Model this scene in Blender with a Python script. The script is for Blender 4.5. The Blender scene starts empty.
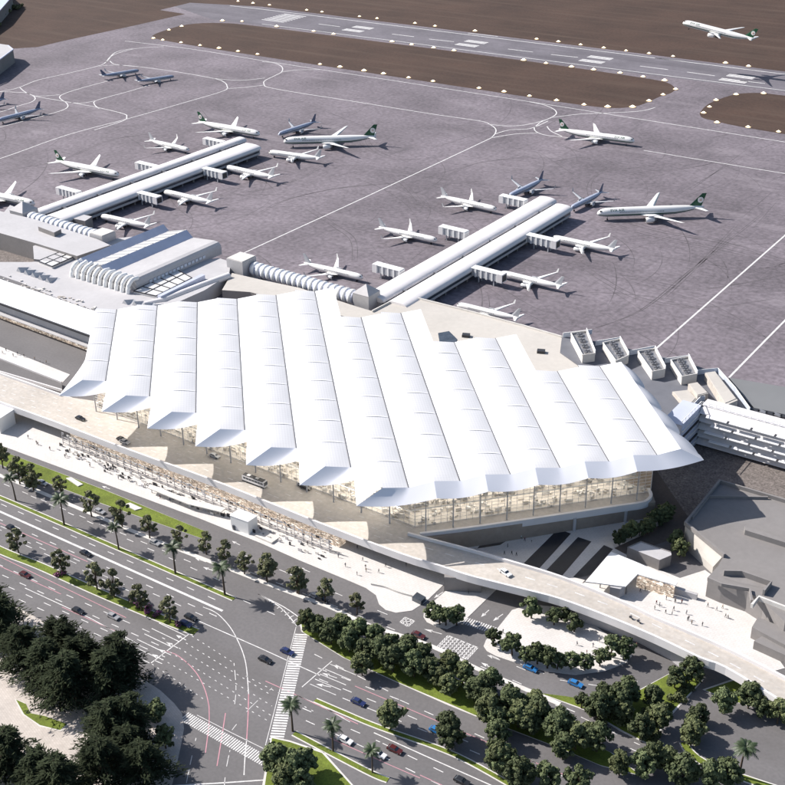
import bpy, bmesh, math, random
import numpy as np
from mathutils import Matrix, Vector, noise as mnoise
from mathutils.geometry import tessellate_polygon
random.seed(7)
C = bpy.context.scene.collection
sc = bpy.context.scene

# ------------------------------------------------------------------ camera, sky, sun, exposure
CAM_H = 280.0
FPX, PITCH, ROLL, YAW = 1213.29, math.radians(27.80974), math.radians(-0.81453), math.radians(-35.26803)
def cam_rows():
    cy, sy = math.cos(YAW), math.sin(YAW)
    Rz = np.array([[cy, -sy, 0], [sy, cy, 0], [0, 0, 1]])
    B = np.array([[1, 0, 0], [0, -math.sin(PITCH), -math.cos(PITCH)], [0, math.cos(PITCH), -math.sin(PITCH)]])
    cr, sr = math.cos(ROLL), math.sin(ROLL)
    return np.array([[cr, -sr, 0], [sr, cr, 0], [0, 0, 1]]) @ B @ Rz
CR = cam_rows()
cam_data = bpy.data.cameras.new('camera')
cam_data.sensor_width = 36.0
cam_data.lens = FPX / 785.0 * 36.0
cam_data.clip_start = 1.0
cam_data.clip_end = 20000.0
cam = bpy.data.objects.new('camera', cam_data)
C.objects.link(cam)
cam.matrix_world = Matrix(((CR[0][0], -CR[1][0], -CR[2][0], 0), (CR[0][1], -CR[1][1], -CR[2][1], 0),
                           (CR[0][2], -CR[1][2], -CR[2][2], CAM_H), (0, 0, 0, 1)))
sc.camera = cam

SUN_AZ, SUN_EL = math.radians(193.0), math.radians(38.0)      # where the sun stands (world azimuth from +X)
world = bpy.data.worlds.new('World'); sc.world = world; world.use_nodes = True
wn = world.node_tree.nodes; wl = world.node_tree.links
bg = wn['Background']; sky = wn.new('ShaderNodeTexSky')
sky.sky_type = 'NISHITA'; sky.sun_disc = False
sky.sun_elevation = SUN_EL; sky.sun_rotation = math.pi / 2 - SUN_AZ
sky.air_density = 1.0; sky.dust_density = 1.5
wl.new(sky.outputs[0], bg.inputs[0]); bg.inputs[1].default_value = 0.092
sun_data = bpy.data.lights.new('sun', 'SUN'); sun_data.energy = 4.9; sun_data.angle = math.radians(0.5)
sun_data.color = (1.0, 0.945, 0.89)
sun = bpy.data.objects.new('sun', sun_data); C.objects.link(sun)
sdir = Vector((math.cos(SUN_AZ) * math.cos(SUN_EL), math.sin(SUN_AZ) * math.cos(SUN_EL), math.sin(SUN_EL)))
sun.rotation_euler = sdir.to_track_quat('Z', 'Y').to_euler()
sun.location = (-600, 300, 500)
sc.view_settings.view_transform = 'Standard'; sc.view_settings.look = 'None'
sc.view_settings.exposure = 0.62; sc.view_settings.gamma = 1.0
sc.view_settings.use_curve_mapping = False
try:
    sc.cycles.max_bounces = 6; sc.cycles.diffuse_bounces = 3; sc.cycles.transparent_max_bounces = 8
except Exception: pass

# ------------------------------------------------------------------ helpers
def G(x, y, z=0.0):
    """the point at height z seen at photo pixel (x, y)"""
    d = CR.T @ np.array([(x - 392.5) / FPX, (y - 392.5) / FPX, 1.0])
    t = (z - CAM_H) / d[2]
    return Vector((d[0] * t, d[1] * t, z))
def GP(pts, z=0.0): return [G(x, y, z) for x, y in pts]
def Z(ox, oy, k, pts): return [(ox + x / k, oy + y / k) for x, y in pts]

ORD1 = ['', 'first', 'second', 'third', 'fourth', 'fifth', 'sixth', 'seventh', 'eighth', 'ninth', 'tenth', 'eleventh', 'twelfth',
        'thirteenth', 'fourteenth', 'fifteenth', 'sixteenth', 'seventeenth', 'eighteenth', 'nineteenth', 'twentieth']
TENS = {2: 'twenty', 3: 'thirty', 4: 'forty', 5: 'fifty', 6: 'sixty', 7: 'seventy', 8: 'eighty', 9: 'ninety'}
TENTH = {3: 'thirtieth', 4: 'fortieth', 5: 'fiftieth', 6: 'sixtieth', 7: 'seventieth', 8: 'eightieth', 9: 'ninetieth'}
def ordw(n):
    if n <= 20: return ORD1[n]
    if n % 10 == 0: return TENTH[n // 10]
    return TENS[n // 10] + '-' + ORD1[n % 10]

def tag(o, label=None, cat=None, group=None, kind=None):
    if label: o['label'] = label
    if cat: o['category'] = cat
    if group: o['group'] = group
    if kind: o['kind'] = kind
    return o
def empty(name, loc, label, cat, group=None, rz=0.0):
    o = bpy.data.objects.new(name, None); C.objects.link(o)
    o.location = loc; o.rotation_euler = (0, 0, rz); o.empty_display_size = 1.0
    return tag(o, label, cat, group)
def wloc(o):
    v = Vector((0, 0, 0))
    while o is not None: v = v + o.location; o = o.parent
    return v

class MB:
    """collects shapes and links them as ONE mesh object"""
    def __init__(s): s.v = []; s.f = []; s.m = []; s.smooth = []
    def add(s, vs, fs, mi=0, smooth=False):
        b = len(s.v); s.v += [tuple(v) for v in vs]
        for f in fs: s.f.append(tuple(i + b for i in f)); s.m.append(mi); s.smooth.append(smooth)
        return s
    def quad(s, a, b, c, d, mi=0): return s.add([a, b, c, d], [(0, 1, 2, 3)], mi)
    def prism(s, top, z0, mi=0, mside=None, bottom=True):
        """a solid below the polygon 'top' (3D points), its foot at z0"""
        top = [Vector(p) for p in top]
        area = sum(top[i].x * top[(i + 1) % len(top)].y - top[(i + 1) % len(top)].x * top[i].y for i in range(len(top)))
        if area < 0: top.reverse()
        n = len(top); bot = [Vector((p.x, p.y, z0)) for p in top]
        tri = tessellate_polygon([[Vector((p.x, p.y, 0)) for p in top]])
        def up(t):
            a, b, c = (top[i] for i in t)
            return t if (b - a).cross(c - a).z > 0 else (t[0], t[2], t[1])
        tri = [up(t) for t in tri]
        s.add(top, tri, mi)
        if bottom: s.add(bot, [(t[0], t[2], t[1]) for t in tri], mi)
        s.add(top + bot, [(i, n + i, n + (i + 1) % n, (i + 1) % n) for i in range(n)], mi if mside is None else mside)
        return s
    def sheet(s, pts, mi=0):
        pts = [Vector(p) for p in pts]
        tri = tessellate_polygon([[Vector((p.x, p.y, 0)) for p in pts]])
        out = []
        for t in tri:
            a, b, c = (pts[i] for i in t)
            out.append(t if (b - a).cross(c - a).z > 0 else (t[0], t[2], t[1]))
        return s.add(pts, out, mi)
    def box(s, c, size, rz=0.0, mi=0, taper=1.0, shift=(0, 0)):
        """box standing on c; taper scales the top"""
        cx, cy, cz = c; lx, ly, lz = size[0] / 2, size[1] / 2, size[2]
        ca, sa = math.cos(rz), math.sin(rz); vs = []
        for zz, k in ((0, 1.0), (lz, taper)):
            for x, y in ((-lx, -ly), (lx, -ly), (lx, ly), (-lx, ly)):
                x *= k; y *= k
                if zz: x += shift[0]; y += shift[1]
                vs.append((cx + x * ca - y * sa, cy + x * sa + y * ca, cz + zz))
        return s.add(vs, [(3, 2, 1, 0), (4, 5, 6, 7), (0, 1, 5, 4), (1, 2, 6, 5), (2, 3, 7, 6), (3, 0, 4, 7)], mi)
    def bar(s, a, b, w, h=None, mi=0):
        a = Vector(a); b = Vector(b); h = w if h is None else h
        d = (b - a).normalized(); up = Vector((0, 0, 1)) if abs(d.z) < 0.95 else Vector((1, 0, 0))
        r = d.cross(up).normalized() * (w / 2); u = r.cross(d).normalized() * (h / 2)
        vs = [p + x * r + y * u for p in (a, b) for x, y in ((-1, -1), (1, -1), (1, 1), (-1, 1))]
        return s.add(vs, [(3, 2, 1, 0), (4, 5, 6, 7), (0, 1, 5, 4), (1, 2, 6, 5), (2, 3, 7, 6), (3, 0, 4, 7)], mi)
    def tube(s, pts, rad, n=10, mi=0, caps=True, smooth=True, sy=1.0):
        pts = [Vector(p) for p in pts]
        if not hasattr(rad, '__len__'): rad = [rad] * len(pts)
        vs = []
        for i, p in enumerate(pts):
            d = (pts[min(i + 1, len(pts) - 1)] - pts[max(i - 1, 0)]).normalized()
            up = Vector((0, 0, 1)) if abs(d.z) < 0.9 else Vector((1, 0, 0))
            r = d.cross(up).normalized(); u = r.cross(d).normalized()
            for k in range(n):
                a = 2 * math.pi * k / n
                vs.append(p + r * math.cos(a) * rad[i] + u * math.sin(a) * rad[i] * sy)
        fs = [(i * n + k, i * n + (k + 1) % n, (i + 1) * n + (k + 1) % n, (i + 1) * n + k) for i in range(len(pts) - 1) for k in range(n)]
        s.add(vs, fs, mi, smooth)
        if caps:
            m = (len(pts) - 1) * n
            s.add(vs[:n], [tuple(reversed(range(n)))], mi); s.add(vs[m:m + n], [tuple(range(n))], mi)
        return s
    def grid(s, rows, mi=0, smooth=True, flip=False):
        n = len(rows[0]); vs = [p for r in rows for p in r]
        fs = []
        for i in range(len(rows) - 1):
            for j in range(n - 1):
                q = (i * n + j, i * n + j + 1, (i + 1) * n + j + 1, (i + 1) * n + j)
                fs.append(tuple(reversed(q)) if flip else q)
        return s.add(vs, fs, mi, smooth)
    def ribbon(s, pts, w, z0=None, h=None, mi=0):
        """a band of width w along pts (at their z), or a solid strip of height h when given"""
        pts = [Vector(p) for p in pts]; L = []; R = []
        for i, p in enumerate(pts):
            d = pts[min(i + 1, len(pts) - 1)] - pts[max(i - 1, 0)]; d.z = 0; d.normalize()
            nrm = Vector((-d.y, d.x, 0)); ww = w[i] if hasattr(w, '__len__') else w
            L.append(p + nrm * ww / 2); R.append(p - nrm * ww / 2)
        n = len(pts)
        s.add(L + R, [(i, n + i, n + i + 1, i + 1) for i in range(n - 1)], mi)
        if h:
            dn = Vector((0, 0, -h)); L2 = [p + dn for p in L]; R2 = [p + dn for p in R]
            s.add(L + L2, [(i, i + 1, n + i + 1, n + i) for i in range(n - 1)], mi)
            s.add(R + R2, [(i, n + i, n + i + 1, i + 1) for i in range(n - 1)], mi)
            s.add([L[0], L2[0], R2[0], R[0]], [(0, 1, 2, 3)], mi); s.add([L[-1], R[-1], R2[-1], L2[-1]], [(0, 1, 2, 3)], mi)
            s.add(L2 + R2, [(i, i + 1, n + i + 1, n + i) for i in range(n - 1)], mi)
        return s
    def build(s, name, mats, parent=None, local=False):
        me = bpy.data.meshes.new(name)
        off = wloc(parent) if (parent is not None and not local) else Vector((0, 0, 0))
        me.from_pydata([(v[0] - off.x, v[1] - off.y, v[2] - off.z) for v in s.v], [], s.f)
        if not isinstance(mats, (list, tuple)): mats = [mats]
        for m in mats: me.materials.append(m)
        me.polygons.foreach_set('material_index', s.m)
        me.polygons.foreach_set('use_smooth', s.smooth)
        me.update()
        o = bpy.data.objects.new(name, me); C.objects.link(o)
        if parent is not None: o.parent = parent
        return o

def struct(name, mb, m): return tag(mb.build(name, m), kind='structure')

def copy_tree(o, parent=None):
    c = o.copy(); C.objects.link(c)
    if parent is not None: c.parent = parent
    for ch in list(o.children): copy_tree(ch, c)
    return c
USED = set()
def place(proto, loc, rz=0.0, scale=1.0, label=None, group=None):
    """the first call moves the prototype itself, later calls copy it"""
    if proto.name not in USED: USED.add(proto.name); o = proto
    else: o = copy_tree(proto)
    o.location = loc; o.rotation_euler = (0, 0, rz); o.scale = (scale,) * 3 if not hasattr(scale, '__len__') else scale
    if label: o['label'] = label
    if group: o['group'] = group
    return o

def smooth_line(pts, n=6):
    out = []
    P = [Vector(p) for p in pts]
    for i in range(len(P) - 1):
        p0, p1, p2, p3 = P[max(i - 1, 0)], P[i], P[i + 1], P[min(i + 2, len(P) - 1)]
        for k in range(n):
            t = k / n
            out.append(0.5 * (2 * p1 + (p2 - p0) * t + (2 * p0 - 5 * p1 + 4 * p2 - p3) * t * t + (3 * p1 - p0 - 3 * p2 + p3) * t ** 3))
    out.append(P[-1]); return out

# ------------------------------------------------------------------ materials
def mat(name, col, rough=0.7, var=0.12, scale=0.15, fine=None, spec=0.4, metal=0.0, emit=None, estr=0.0, rnd=0.0, col2=None, bump=0.0):
    m = bpy.data.materials.new(name); m.use_nodes = True
    nt = m.node_tree; n = nt.nodes; l = nt.links; b = n['Principled BSDF']
    b.inputs['Roughness'].default_value = rough; b.inputs['Metallic'].default_value = metal
    b.inputs['Specular IOR Level'].default_value = spec
    tc = n.new('ShaderNodeTexCoord'); no = n.new('ShaderNodeTexNoise')
    no.inputs['Scale'].default_value = scale; no.inputs['Detail'].default_value = 5.0; no.inputs['Roughness'].default_value = 0.62
    l.new(tc.outputs['Object'], no.inputs['Vector'])
    mr = n.new('ShaderNodeMapRange'); mr.inputs[1].default_value = 0.3; mr.inputs[2].default_value = 0.7
    l.new(no.outputs['Fac'], mr.inputs[0])
    mx = n.new('ShaderNodeMix'); mx.data_type = 'RGBA'
    lo = [max(0, c * (1 - var)) for c in col]; hi = [min(1, c * (1 + var)) for c in col]
    if col2: lo = list(col); hi = list(col2)
    mx.inputs[6].default_value = (*lo, 1); mx.inputs[7].default_value = (*hi, 1)
    l.new(mr.outputs[0], mx.inputs[0]); out = mx.outputs[2]
    if fine:
        n2 = n.new('ShaderNodeTexNoise'); n2.inputs['Scale'].default_value = fine[0]; n2.inputs['Detail'].default_value = 3.0
        l.new(tc.outputs['Object'], n2.inputs['Vector'])
        m2 = n.new('ShaderNodeMapRange'); m2.inputs[1].default_value = 0.25; m2.inputs[2].default_value = 0.75
        m2.inputs[3].default_value = 1 - fine[1]; m2.inputs[4].default_value = 1 + fine[1]
        l.new(n2.outputs['Fac'], m2.inputs[0])
        mm = n.new('ShaderNodeVectorMath'); mm.operation = 'SCALE'
        l.new(out, mm.inputs[0]); l.new(m2.outputs[0], mm.inputs['Scale']); out = mm.outputs[0]
    if rnd:
        oi = n.new('ShaderNodeObjectInfo'); m3 = n.new('ShaderNodeMapRange')
        m3.inputs[3].default_value = 1 - rnd; m3.inputs[4].default_value = 1 + rnd
        l.new(oi.outputs['Random'], m3.inputs[0])
        mm = n.new('ShaderNodeVectorMath'); mm.operation = 'SCALE'
        l.new(out, mm.inputs[0]); l.new(m3.outputs[0], mm.inputs['Scale']); out = mm.outputs[0]
    l.new(out, b.inputs['Base Color'])
    if bump:
        bp = n.new('ShaderNodeBump'); bp.inputs['Strength'].default_value = bump; bp.inputs['Distance'].default_value = 0.3
        l.new((n2 if fine else no).outputs['Fac'], bp.inputs['Height']); l.new(bp.outputs[0], b.inputs['Normal'])
    if emit:
        b.inputs['Emission Color'].default_value = (*emit, 1); b.inputs['Emission Strength'].default_value = estr
    m['out'] = 1
    return m
def color_socket(m):
    b = m.node_tree.nodes['Principled BSDF']; return b, b.inputs['Base Color'].links[0].from_socket
def overlay(m, fac_socket, col, amount=1.0):
    """mix colour col over the material where fac is 1"""
    nt = m.node_tree; b, src = color_socket(m)
    mx = nt.nodes.new('ShaderNodeMix'); mx.data_type = 'RGBA'; mx.inputs[7].default_value = (*col, 1)
    mu = nt.nodes.new('ShaderNodeMath'); mu.operation = 'MULTIPLY'; mu.inputs[1].default_value = amount
    nt.links.new(fac_socket, mu.inputs[0]); nt.links.new(mu.outputs[0], mx.inputs[0])
    nt.links.new(src, mx.inputs[6]); nt.links.new(mx.outputs[2], b.inputs['Base Color'])
def tex(m, kind, scale=1.0, rot=0.0, stretch=(1, 1, 1), **kw):
    nt = m.node_tree; tc = nt.nodes.new('ShaderNodeTexCoord'); mp = nt.nodes.new('ShaderNodeMapping')
    mp.inputs['Rotation'].default_value = (0, 0, rot); mp.inputs['Scale'].default_value = stretch
    nt.links.new(tc.outputs['Object'], mp.inputs[0])
    t = nt.nodes.new('ShaderNodeTex' + kind)
    for k, v in kw.items():
        if k in t.inputs: t.inputs[k].default_value = v
        else: setattr(t, k, v)
    t.inputs['Scale'].default_value = scale
    nt.links.new(mp.outputs[0], t.inputs['Vector']); return t
def ramp(m, sock, a, b_):
    nt = m.node_tree; r = nt.nodes.new('ShaderNodeMapRange'); r.inputs[1].default_value = a; r.inputs[2].default_value = b_
    nt.links.new(sock, r.inputs[0]); return r.outputs[0]

M = {}
M['apron'] = mat('apron_concrete', (0.150, 0.130, 0.147), 0.85, 0.32, 0.012, (0.33, 0.34))
t = tex(M['apron'], 'Noise', 0.06, 0.6, (1, 0.22, 1), Detail=6.0, Roughness=0.7); overlay(M['apron'], ramp(M['apron'], t.outputs[0], 0.56, 0.78), (0.085, 0.075, 0.085), 0.95)
t = tex(M['apron'], 'Noise', 0.035, -0.5, (0.3, 1, 1), Detail=6.0, Roughness=0.65); overlay(M['apron'], ramp(M['apron'], t.outputs[0], 0.56, 0.76), (0.25, 0.222, 0.243), 0.85)
t = tex(M['apron'], 'Voronoi', 0.022, 0.35, (1, 0.45, 1), feature='DISTANCE_TO_EDGE'); overlay(M['apron'], ramp(M['apron'], t.outputs['Distance'], 0.018, 0.0), (0.06, 0.052, 0.058), 0.10)
t = tex(M['apron'], 'Brick', 0.1333, 0.023, Color1=(0, 0, 0, 1), Color2=(0.1, 0.1, 0.1, 1), Mortar=(1, 1, 1, 1)); t.inputs['Mortar Size'].default_value = 0.012; t.offset = 0.0; t.inputs['Brick Width'].default_value = 1.0; t.inputs['Row Height'].default_value = 1.0
overlay(M['apron'], t.outputs['Color'], (0.08, 0.07, 0.075), 0.28)
t = tex(M['apron'], 'Noise', 0.9, 0.4, (1, .5, 1), Detail=4.0, Roughness=0.8); overlay(M['apron'], ramp(M['apron'], t.outputs[0], 0.52, 0.75), (0.225, 0.20, 0.22), 0.5)
M['runway'] = mat('runway_asphalt', (0.135, 0.125, 0.142), 0.85, 0.22, 0.02, (0.25, 0.12))
t = tex(M['runway'], 'Noise', 0.05, 0.02, (0.08, 1.2, 1), Detail=4.0); overlay(M['runway'], ramp(M['runway'], t.outputs[0], 0.5, 0.72), (0.08, 0.072, 0.085), 0.55)
M['earth'] = mat('brown_earth', (0.052, 0.029, 0.020), 0.95, 0.25, 0.015, (0.35, 0.25))
t = tex(M['earth'], 'Noise', 0.05, 0.02, (0.12, 1.6, 1), Detail=5.0); overlay(M['earth'], ramp(M['earth'], t.outputs[0], 0.5, 0.75), (0.078, 0.050, 0.036), 0.85)
M['rubber'] = mat('rubber_marks', (0.094, 0.083, 0.090), 0.85, 0.45, 0.08)
M['oldrubber'] = mat('old_rubber_marks', (0.100, 0.088, 0.097), 0.85, 0.3, 0.08)
M['paint'] = mat('white_road_paint', (0.60, 0.59, 0.58), 0.6, 0.22, 0.35, (2.5, 0.2))
M['pink'] = mat('red_road_paint', (0.50, 0.25, 0.29), 0.6, 0.15, 0.4)
M['road'] = mat('road_asphalt', (0.136, 0.130, 0.132), 0.85, 0.13, 0.03, (0.9, 0.10))
t = tex(M['road'], 'Noise', 0.06, 0.42, (0.08, 1.0, 1), Detail=4.0); overlay(M['road'], ramp(M['road'], t.outputs[0], 0.52, 0.75), (0.100, 0.094, 0.092), 0.45)
M['pave'] = mat('white_paving', (0.59, 0.57, 0.55), 0.8, 0.07, 0.08, (0.5, 0.05))
t = tex(M['pave'], 'Brick', 0.25, 0.02, Color1=(0, 0, 0, 1), Color2=(0.35, 0.35, 0.35, 1), Mortar=(1, 1, 1, 1)); t.inputs['Mortar Size'].default_value = 0.03
overlay(M['pave'], t.outputs['Color'], (0.42, 0.39, 0.36), 0.4)
M['parkpave'] = mat('plaza_paving', (0.50, 0.455, 0.415), 0.85, 0.12, 0.15, (0.7, 0.08))
t = tex(M['parkpave'], 'Brick', 0.35, 0.3, Color1=(0, 0, 0, 1), Color2=(0.5, 0.5, 0.5, 1), Mortar=(1, 1, 1, 1)); overlay(M['parkpave'], t.outputs['Color'], (0.33, 0.29, 0.26), 0.5)
M['kerb'] = mat('kerb_concrete', (0.58, 0.56, 0.53), 0.8, 0.1, 0.3)
M['grass'] = mat('verge_grass', (0.115, 0.150, 0.020), 0.95, 0.3, 0.12, (1.6, 0.3))
M['darkpool'] = mat('dark_stone_bed', (0.022, 0.024, 0.032), 0.6, 0.2, 0.2)
M['gravel'] = mat('grey_gravel', (0.155, 0.135, 0.125), 0.95, 0.3, 0.3, (1.1, 0.5))
M['deck'] = mat('deck_beige_paving', (0.45, 0.42, 0.385), 0.8, 0.16, 0.035, (0.6, 0.14))
t = tex(M['deck'], 'Brick', 0.22, 0.02, Color1=(0, 0, 0, 1), Color2=(0.6, 0.6, 0.6, 1), Mortar=(1, 1, 1, 1)); overlay(M['deck'], t.outputs['Color'], (0.44, 0.38, 0.31), 0.38)
M['brownroad'] = mat('brown_yard_asphalt', (0.105, 0.085, 0.072), 0.9, 0.15, 0.05, (0.7, 0.12))
M['white'] = mat('white_painted_panel', (0.80, 0.80, 0.79), 0.45, 0.03, 0.08)
M['parapet'] = mat('white_parapet', (0.66, 0.64, 0.64), 0.6, 0.05, 0.1)
M['offwhite'] = mat('pale_concrete_panel', (0.43, 0.422, 0.43), 0.75, 0.07, 0.06, (0.5, 0.04))
M['roofgrey'] = mat('grey_flat_roof', (0.20, 0.189, 0.184), 0.85, 0.08, 0.05, (0.5, 0.05))
M['wallgrey'] = mat('grey_concrete_wall', (0.215, 0.203, 0.198), 0.85, 0.09, 0.08, (0.6, 0.06))
M['beigeroof'] = mat('beige_roof_membrane', (0.46, 0.435, 0.40), 0.8, 0.07, 0.04, (0.4, 0.04))
M['plantfloor'] = mat('slate_roof_deck', (0.13, 0.135, 0.155), 0.8, 0.12, 0.1)
M['dark'] = mat('dark_metal', (0.035, 0.035, 0.04), 0.5, 0.2, 0.5)
M['midmetal'] = mat('grey_metal', (0.25, 0.25, 0.26), 0.4, 0.15, 0.4, metal=0.4)
M['bluegrey'] = mat('blue_grey_panel_and_shade', (0.48, 0.51, 0.62), 0.5, 0.08, 0.1)
M['slab'] = mat('dark_slab_roof', (0.17, 0.175, 0.18), 0.8, 0.06, 0.05)
M['glass'] = mat('tinted_glass', (0.05, 0.06, 0.075), 0.08, 0.3, 0.3, spec=0.8)
M['screen'] = mat('pale_glass_screen', (0.55, 0.60, 0.68), 0.15, 0.08, 0.3, spec=0.7)
M['skylight'] = mat('skylight_glass', (0.66, 0.65, 0.63), 0.2, 0.06, 0.1, spec=0.6)
M['membrane'] = mat('roof_membrane', (0.80, 0.80, 0.81), 0.55, 0.02, 0.03)
M['hem'] = mat('roof_edge_membrane', (0.82, 0.82, 0.86), 0.55, 0.03, 0.05)
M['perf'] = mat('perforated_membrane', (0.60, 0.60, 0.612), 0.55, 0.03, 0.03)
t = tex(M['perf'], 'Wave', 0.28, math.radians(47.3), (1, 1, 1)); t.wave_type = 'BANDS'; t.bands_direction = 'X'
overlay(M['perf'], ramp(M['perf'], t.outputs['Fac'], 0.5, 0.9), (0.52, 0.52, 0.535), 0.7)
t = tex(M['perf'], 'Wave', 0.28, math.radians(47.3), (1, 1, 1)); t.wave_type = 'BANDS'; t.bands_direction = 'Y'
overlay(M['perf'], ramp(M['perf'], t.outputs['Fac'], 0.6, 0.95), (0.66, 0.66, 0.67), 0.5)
M['skirt'] = mat('shaded_skirt_membrane', (0.56, 0.565, 0.60), 0.55, 0.03, 0.05)  # roof membrane toned down, putting shade into the colour of the skirts
M['gutter'] = mat('roof_gutter', (0.13, 0.13, 0.135), 0.6, 0.1, 0.3)
M['seam'] = mat('membrane_seam', (0.80, 0.80, 0.81), 0.6, 0.05, 0.3)
# lit hall behind the curtain wall
M['facade'] = mat('lit_curtain_wall', (0.40, 0.365, 0.32), 0.25, 0.3, 0.12, (1.0, 0.3), spec=0.6, emit=(1.0, 0.85, 0.68), estr=1.6)
t = tex(M['facade'], 'Noise', 0.6, 0.3, (0.5, 0.5, 2.4), Detail=3.0); overlay(M['facade'], ramp(M['facade'], t.outputs[0], 0.52, 0.62), (0.60, 0.565, 0.52), 0.8)
t = tex(M['facade'], 'Noise', 0.8, 0.3, (1, 1, 1.6), Detail=4.0); overlay(M['facade'], ramp(M['facade'], t.outputs[0], 0.55, 0.63), (0.07, 0.058, 0.05), 0.9)
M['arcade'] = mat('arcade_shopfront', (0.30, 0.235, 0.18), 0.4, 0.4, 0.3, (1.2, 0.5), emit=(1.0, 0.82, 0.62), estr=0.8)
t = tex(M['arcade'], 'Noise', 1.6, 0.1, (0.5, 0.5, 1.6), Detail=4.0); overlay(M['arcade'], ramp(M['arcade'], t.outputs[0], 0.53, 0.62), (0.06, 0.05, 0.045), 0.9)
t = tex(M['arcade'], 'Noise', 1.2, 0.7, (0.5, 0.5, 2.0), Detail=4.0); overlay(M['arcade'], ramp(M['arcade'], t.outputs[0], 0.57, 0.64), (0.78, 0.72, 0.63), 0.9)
M['bark'] = mat('tree_bark', (0.075, 0.055, 0.04), 0.95, 0.25, 1.2)
M['leaf'] = mat('broad_leaf', (0.038, 0.056, 0.025), 0.8, 0.4, 0.35, spec=0.2, rnd=0.42, col2=(0.128, 0.150, 0.072))
M['leaf2'] = mat('light_broad_leaf', (0.060, 0.080, 0.030), 0.8, 0.4, 0.35, spec=0.2, rnd=0.3, col2=(0.16, 0.175, 0.085))
M['leafold'] = mat('thin_street_leaf', (0.085, 0.094, 0.046), 0.8, 0.35, 0.4, spec=0.2, rnd=0.25, col2=(0.19, 0.19, 0.105))
M['leafdark'] = mat('dark_conifer_leaf', (0.012, 0.017, 0.009), 0.9, 0.4, 0.25, spec=0.1, rnd=0.25, col2=(0.040, 0.050, 0.026))
M['palmleaf'] = mat('palm_leaf', (0.035, 0.055, 0.022), 0.5, 0.3, 0.4, rnd=0.2)
M['flower'] = mat('magenta_blossom', (0.22, 0.06, 0.16), 0.7, 0.4, 1.5)
M['plane'] = mat('aircraft_white', (0.74, 0.73, 0.71), 0.35, 0.03, 0.1, spec=0.5)
M['planegrey'] = mat('aircraft_grey', (0.42, 0.43, 0.45), 0.4, 0.05, 0.1)
M['planeblue'] = mat('aircraft_slate_blue', (0.36, 0.395, 0.49), 0.4, 0.06, 0.15)
M['planenavy'] = mat('aircraft_navy', (0.11, 0.125, 0.19), 0.4, 0.1, 0.3)
M['plgreen'] = mat('aircraft_green', (0.010, 0.075, 0.035), 0.4, 0.1, 0.3)
M['orange'] = mat('emblem_orange', (0.55, 0.18, 0.03), 0.5, 0.05, 0.5)
M['tyre'] = mat('tyre_rubber', (0.02, 0.02, 0.02), 0.8, 0.1, 2.0)
M['lamp'] = mat('runway_lamp_lens', (0.9, 0.85, 0.7), 0.4, 0.02, 1.0, emit=(1.0, 0.88, 0.66), estr=2.2)
M['lampglow'] = mat('lamp_glow', (0.5, 0.4, 0.25), 0.5, 0.05, 1.0, emit=(1.0, 0.72, 0.42), estr=0.55)  # warm emission imitating the halo of light round each lamp
M['floor'] = mat('hall_floor', (0.50, 0.465, 0.42), 0.4, 0.12, 0.2, (0.8, 0.1))
M['striplamp'] = mat('ceiling_strip_lamp', (0.9, 0.85, 0.75), 0.5, 0.02, 1.0, emit=(1.0, 0.93, 0.85), estr=4.0)
M['cabin'] = mat('cabin_window_row', (0.62, 0.62, 0.62), 0.3, 0.03, 0.2)
t = tex(M['cabin'], 'Wave', 0.30); t.wave_type = 'BANDS'; t.bands_direction = 'X'; overlay(M['cabin'], ramp(M['cabin'], t.outputs['Fac'], 0.45, 0.6), (0.05, 0.055, 0.07))
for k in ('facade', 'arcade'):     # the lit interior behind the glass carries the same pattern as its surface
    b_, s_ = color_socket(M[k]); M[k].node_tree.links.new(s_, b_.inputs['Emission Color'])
M['brownwall'] = mat('beige_base_wall', (0.30, 0.25, 0.205), 0.8, 0.1, 0.1, (0.5, 0.08))
M['headlamp'] = mat('headlight_glass', (0.8, 0.8, 0.78), 0.2, 0.05, 2.0)
M['taillamp'] = mat('taillight_glass', (0.35, 0.02, 0.02), 0.3, 0.05, 2.0)

def clear_glass(name):
    m = bpy.data.materials.new(name); m.use_nodes = True; n = m.node_tree.nodes; l = m.node_tree.links
    n.remove(n['Principled BSDF']); tr = n.new('ShaderNodeBsdfTransparent'); tr.inputs[0].default_value = (.93, .95, .95, 1)
    gl = n.new('ShaderNodeBsdfGlossy'); gl.inputs['Roughness'].default_value = .03; fr = n.new('ShaderNodeFresnel'); fr.inputs[0].default_value = 1.5
    mx = n.new('ShaderNodeMixShader'); l.new(fr.outputs[0], mx.inputs[0]); l.new(tr.outputs[0], mx.inputs[1]); l.new(gl.outputs[0], mx.inputs[2]); l.new(mx.outputs[0], n['Material Output'].inputs[0]); return m
M['pane'] = clear_glass('clear_glazing')
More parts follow.
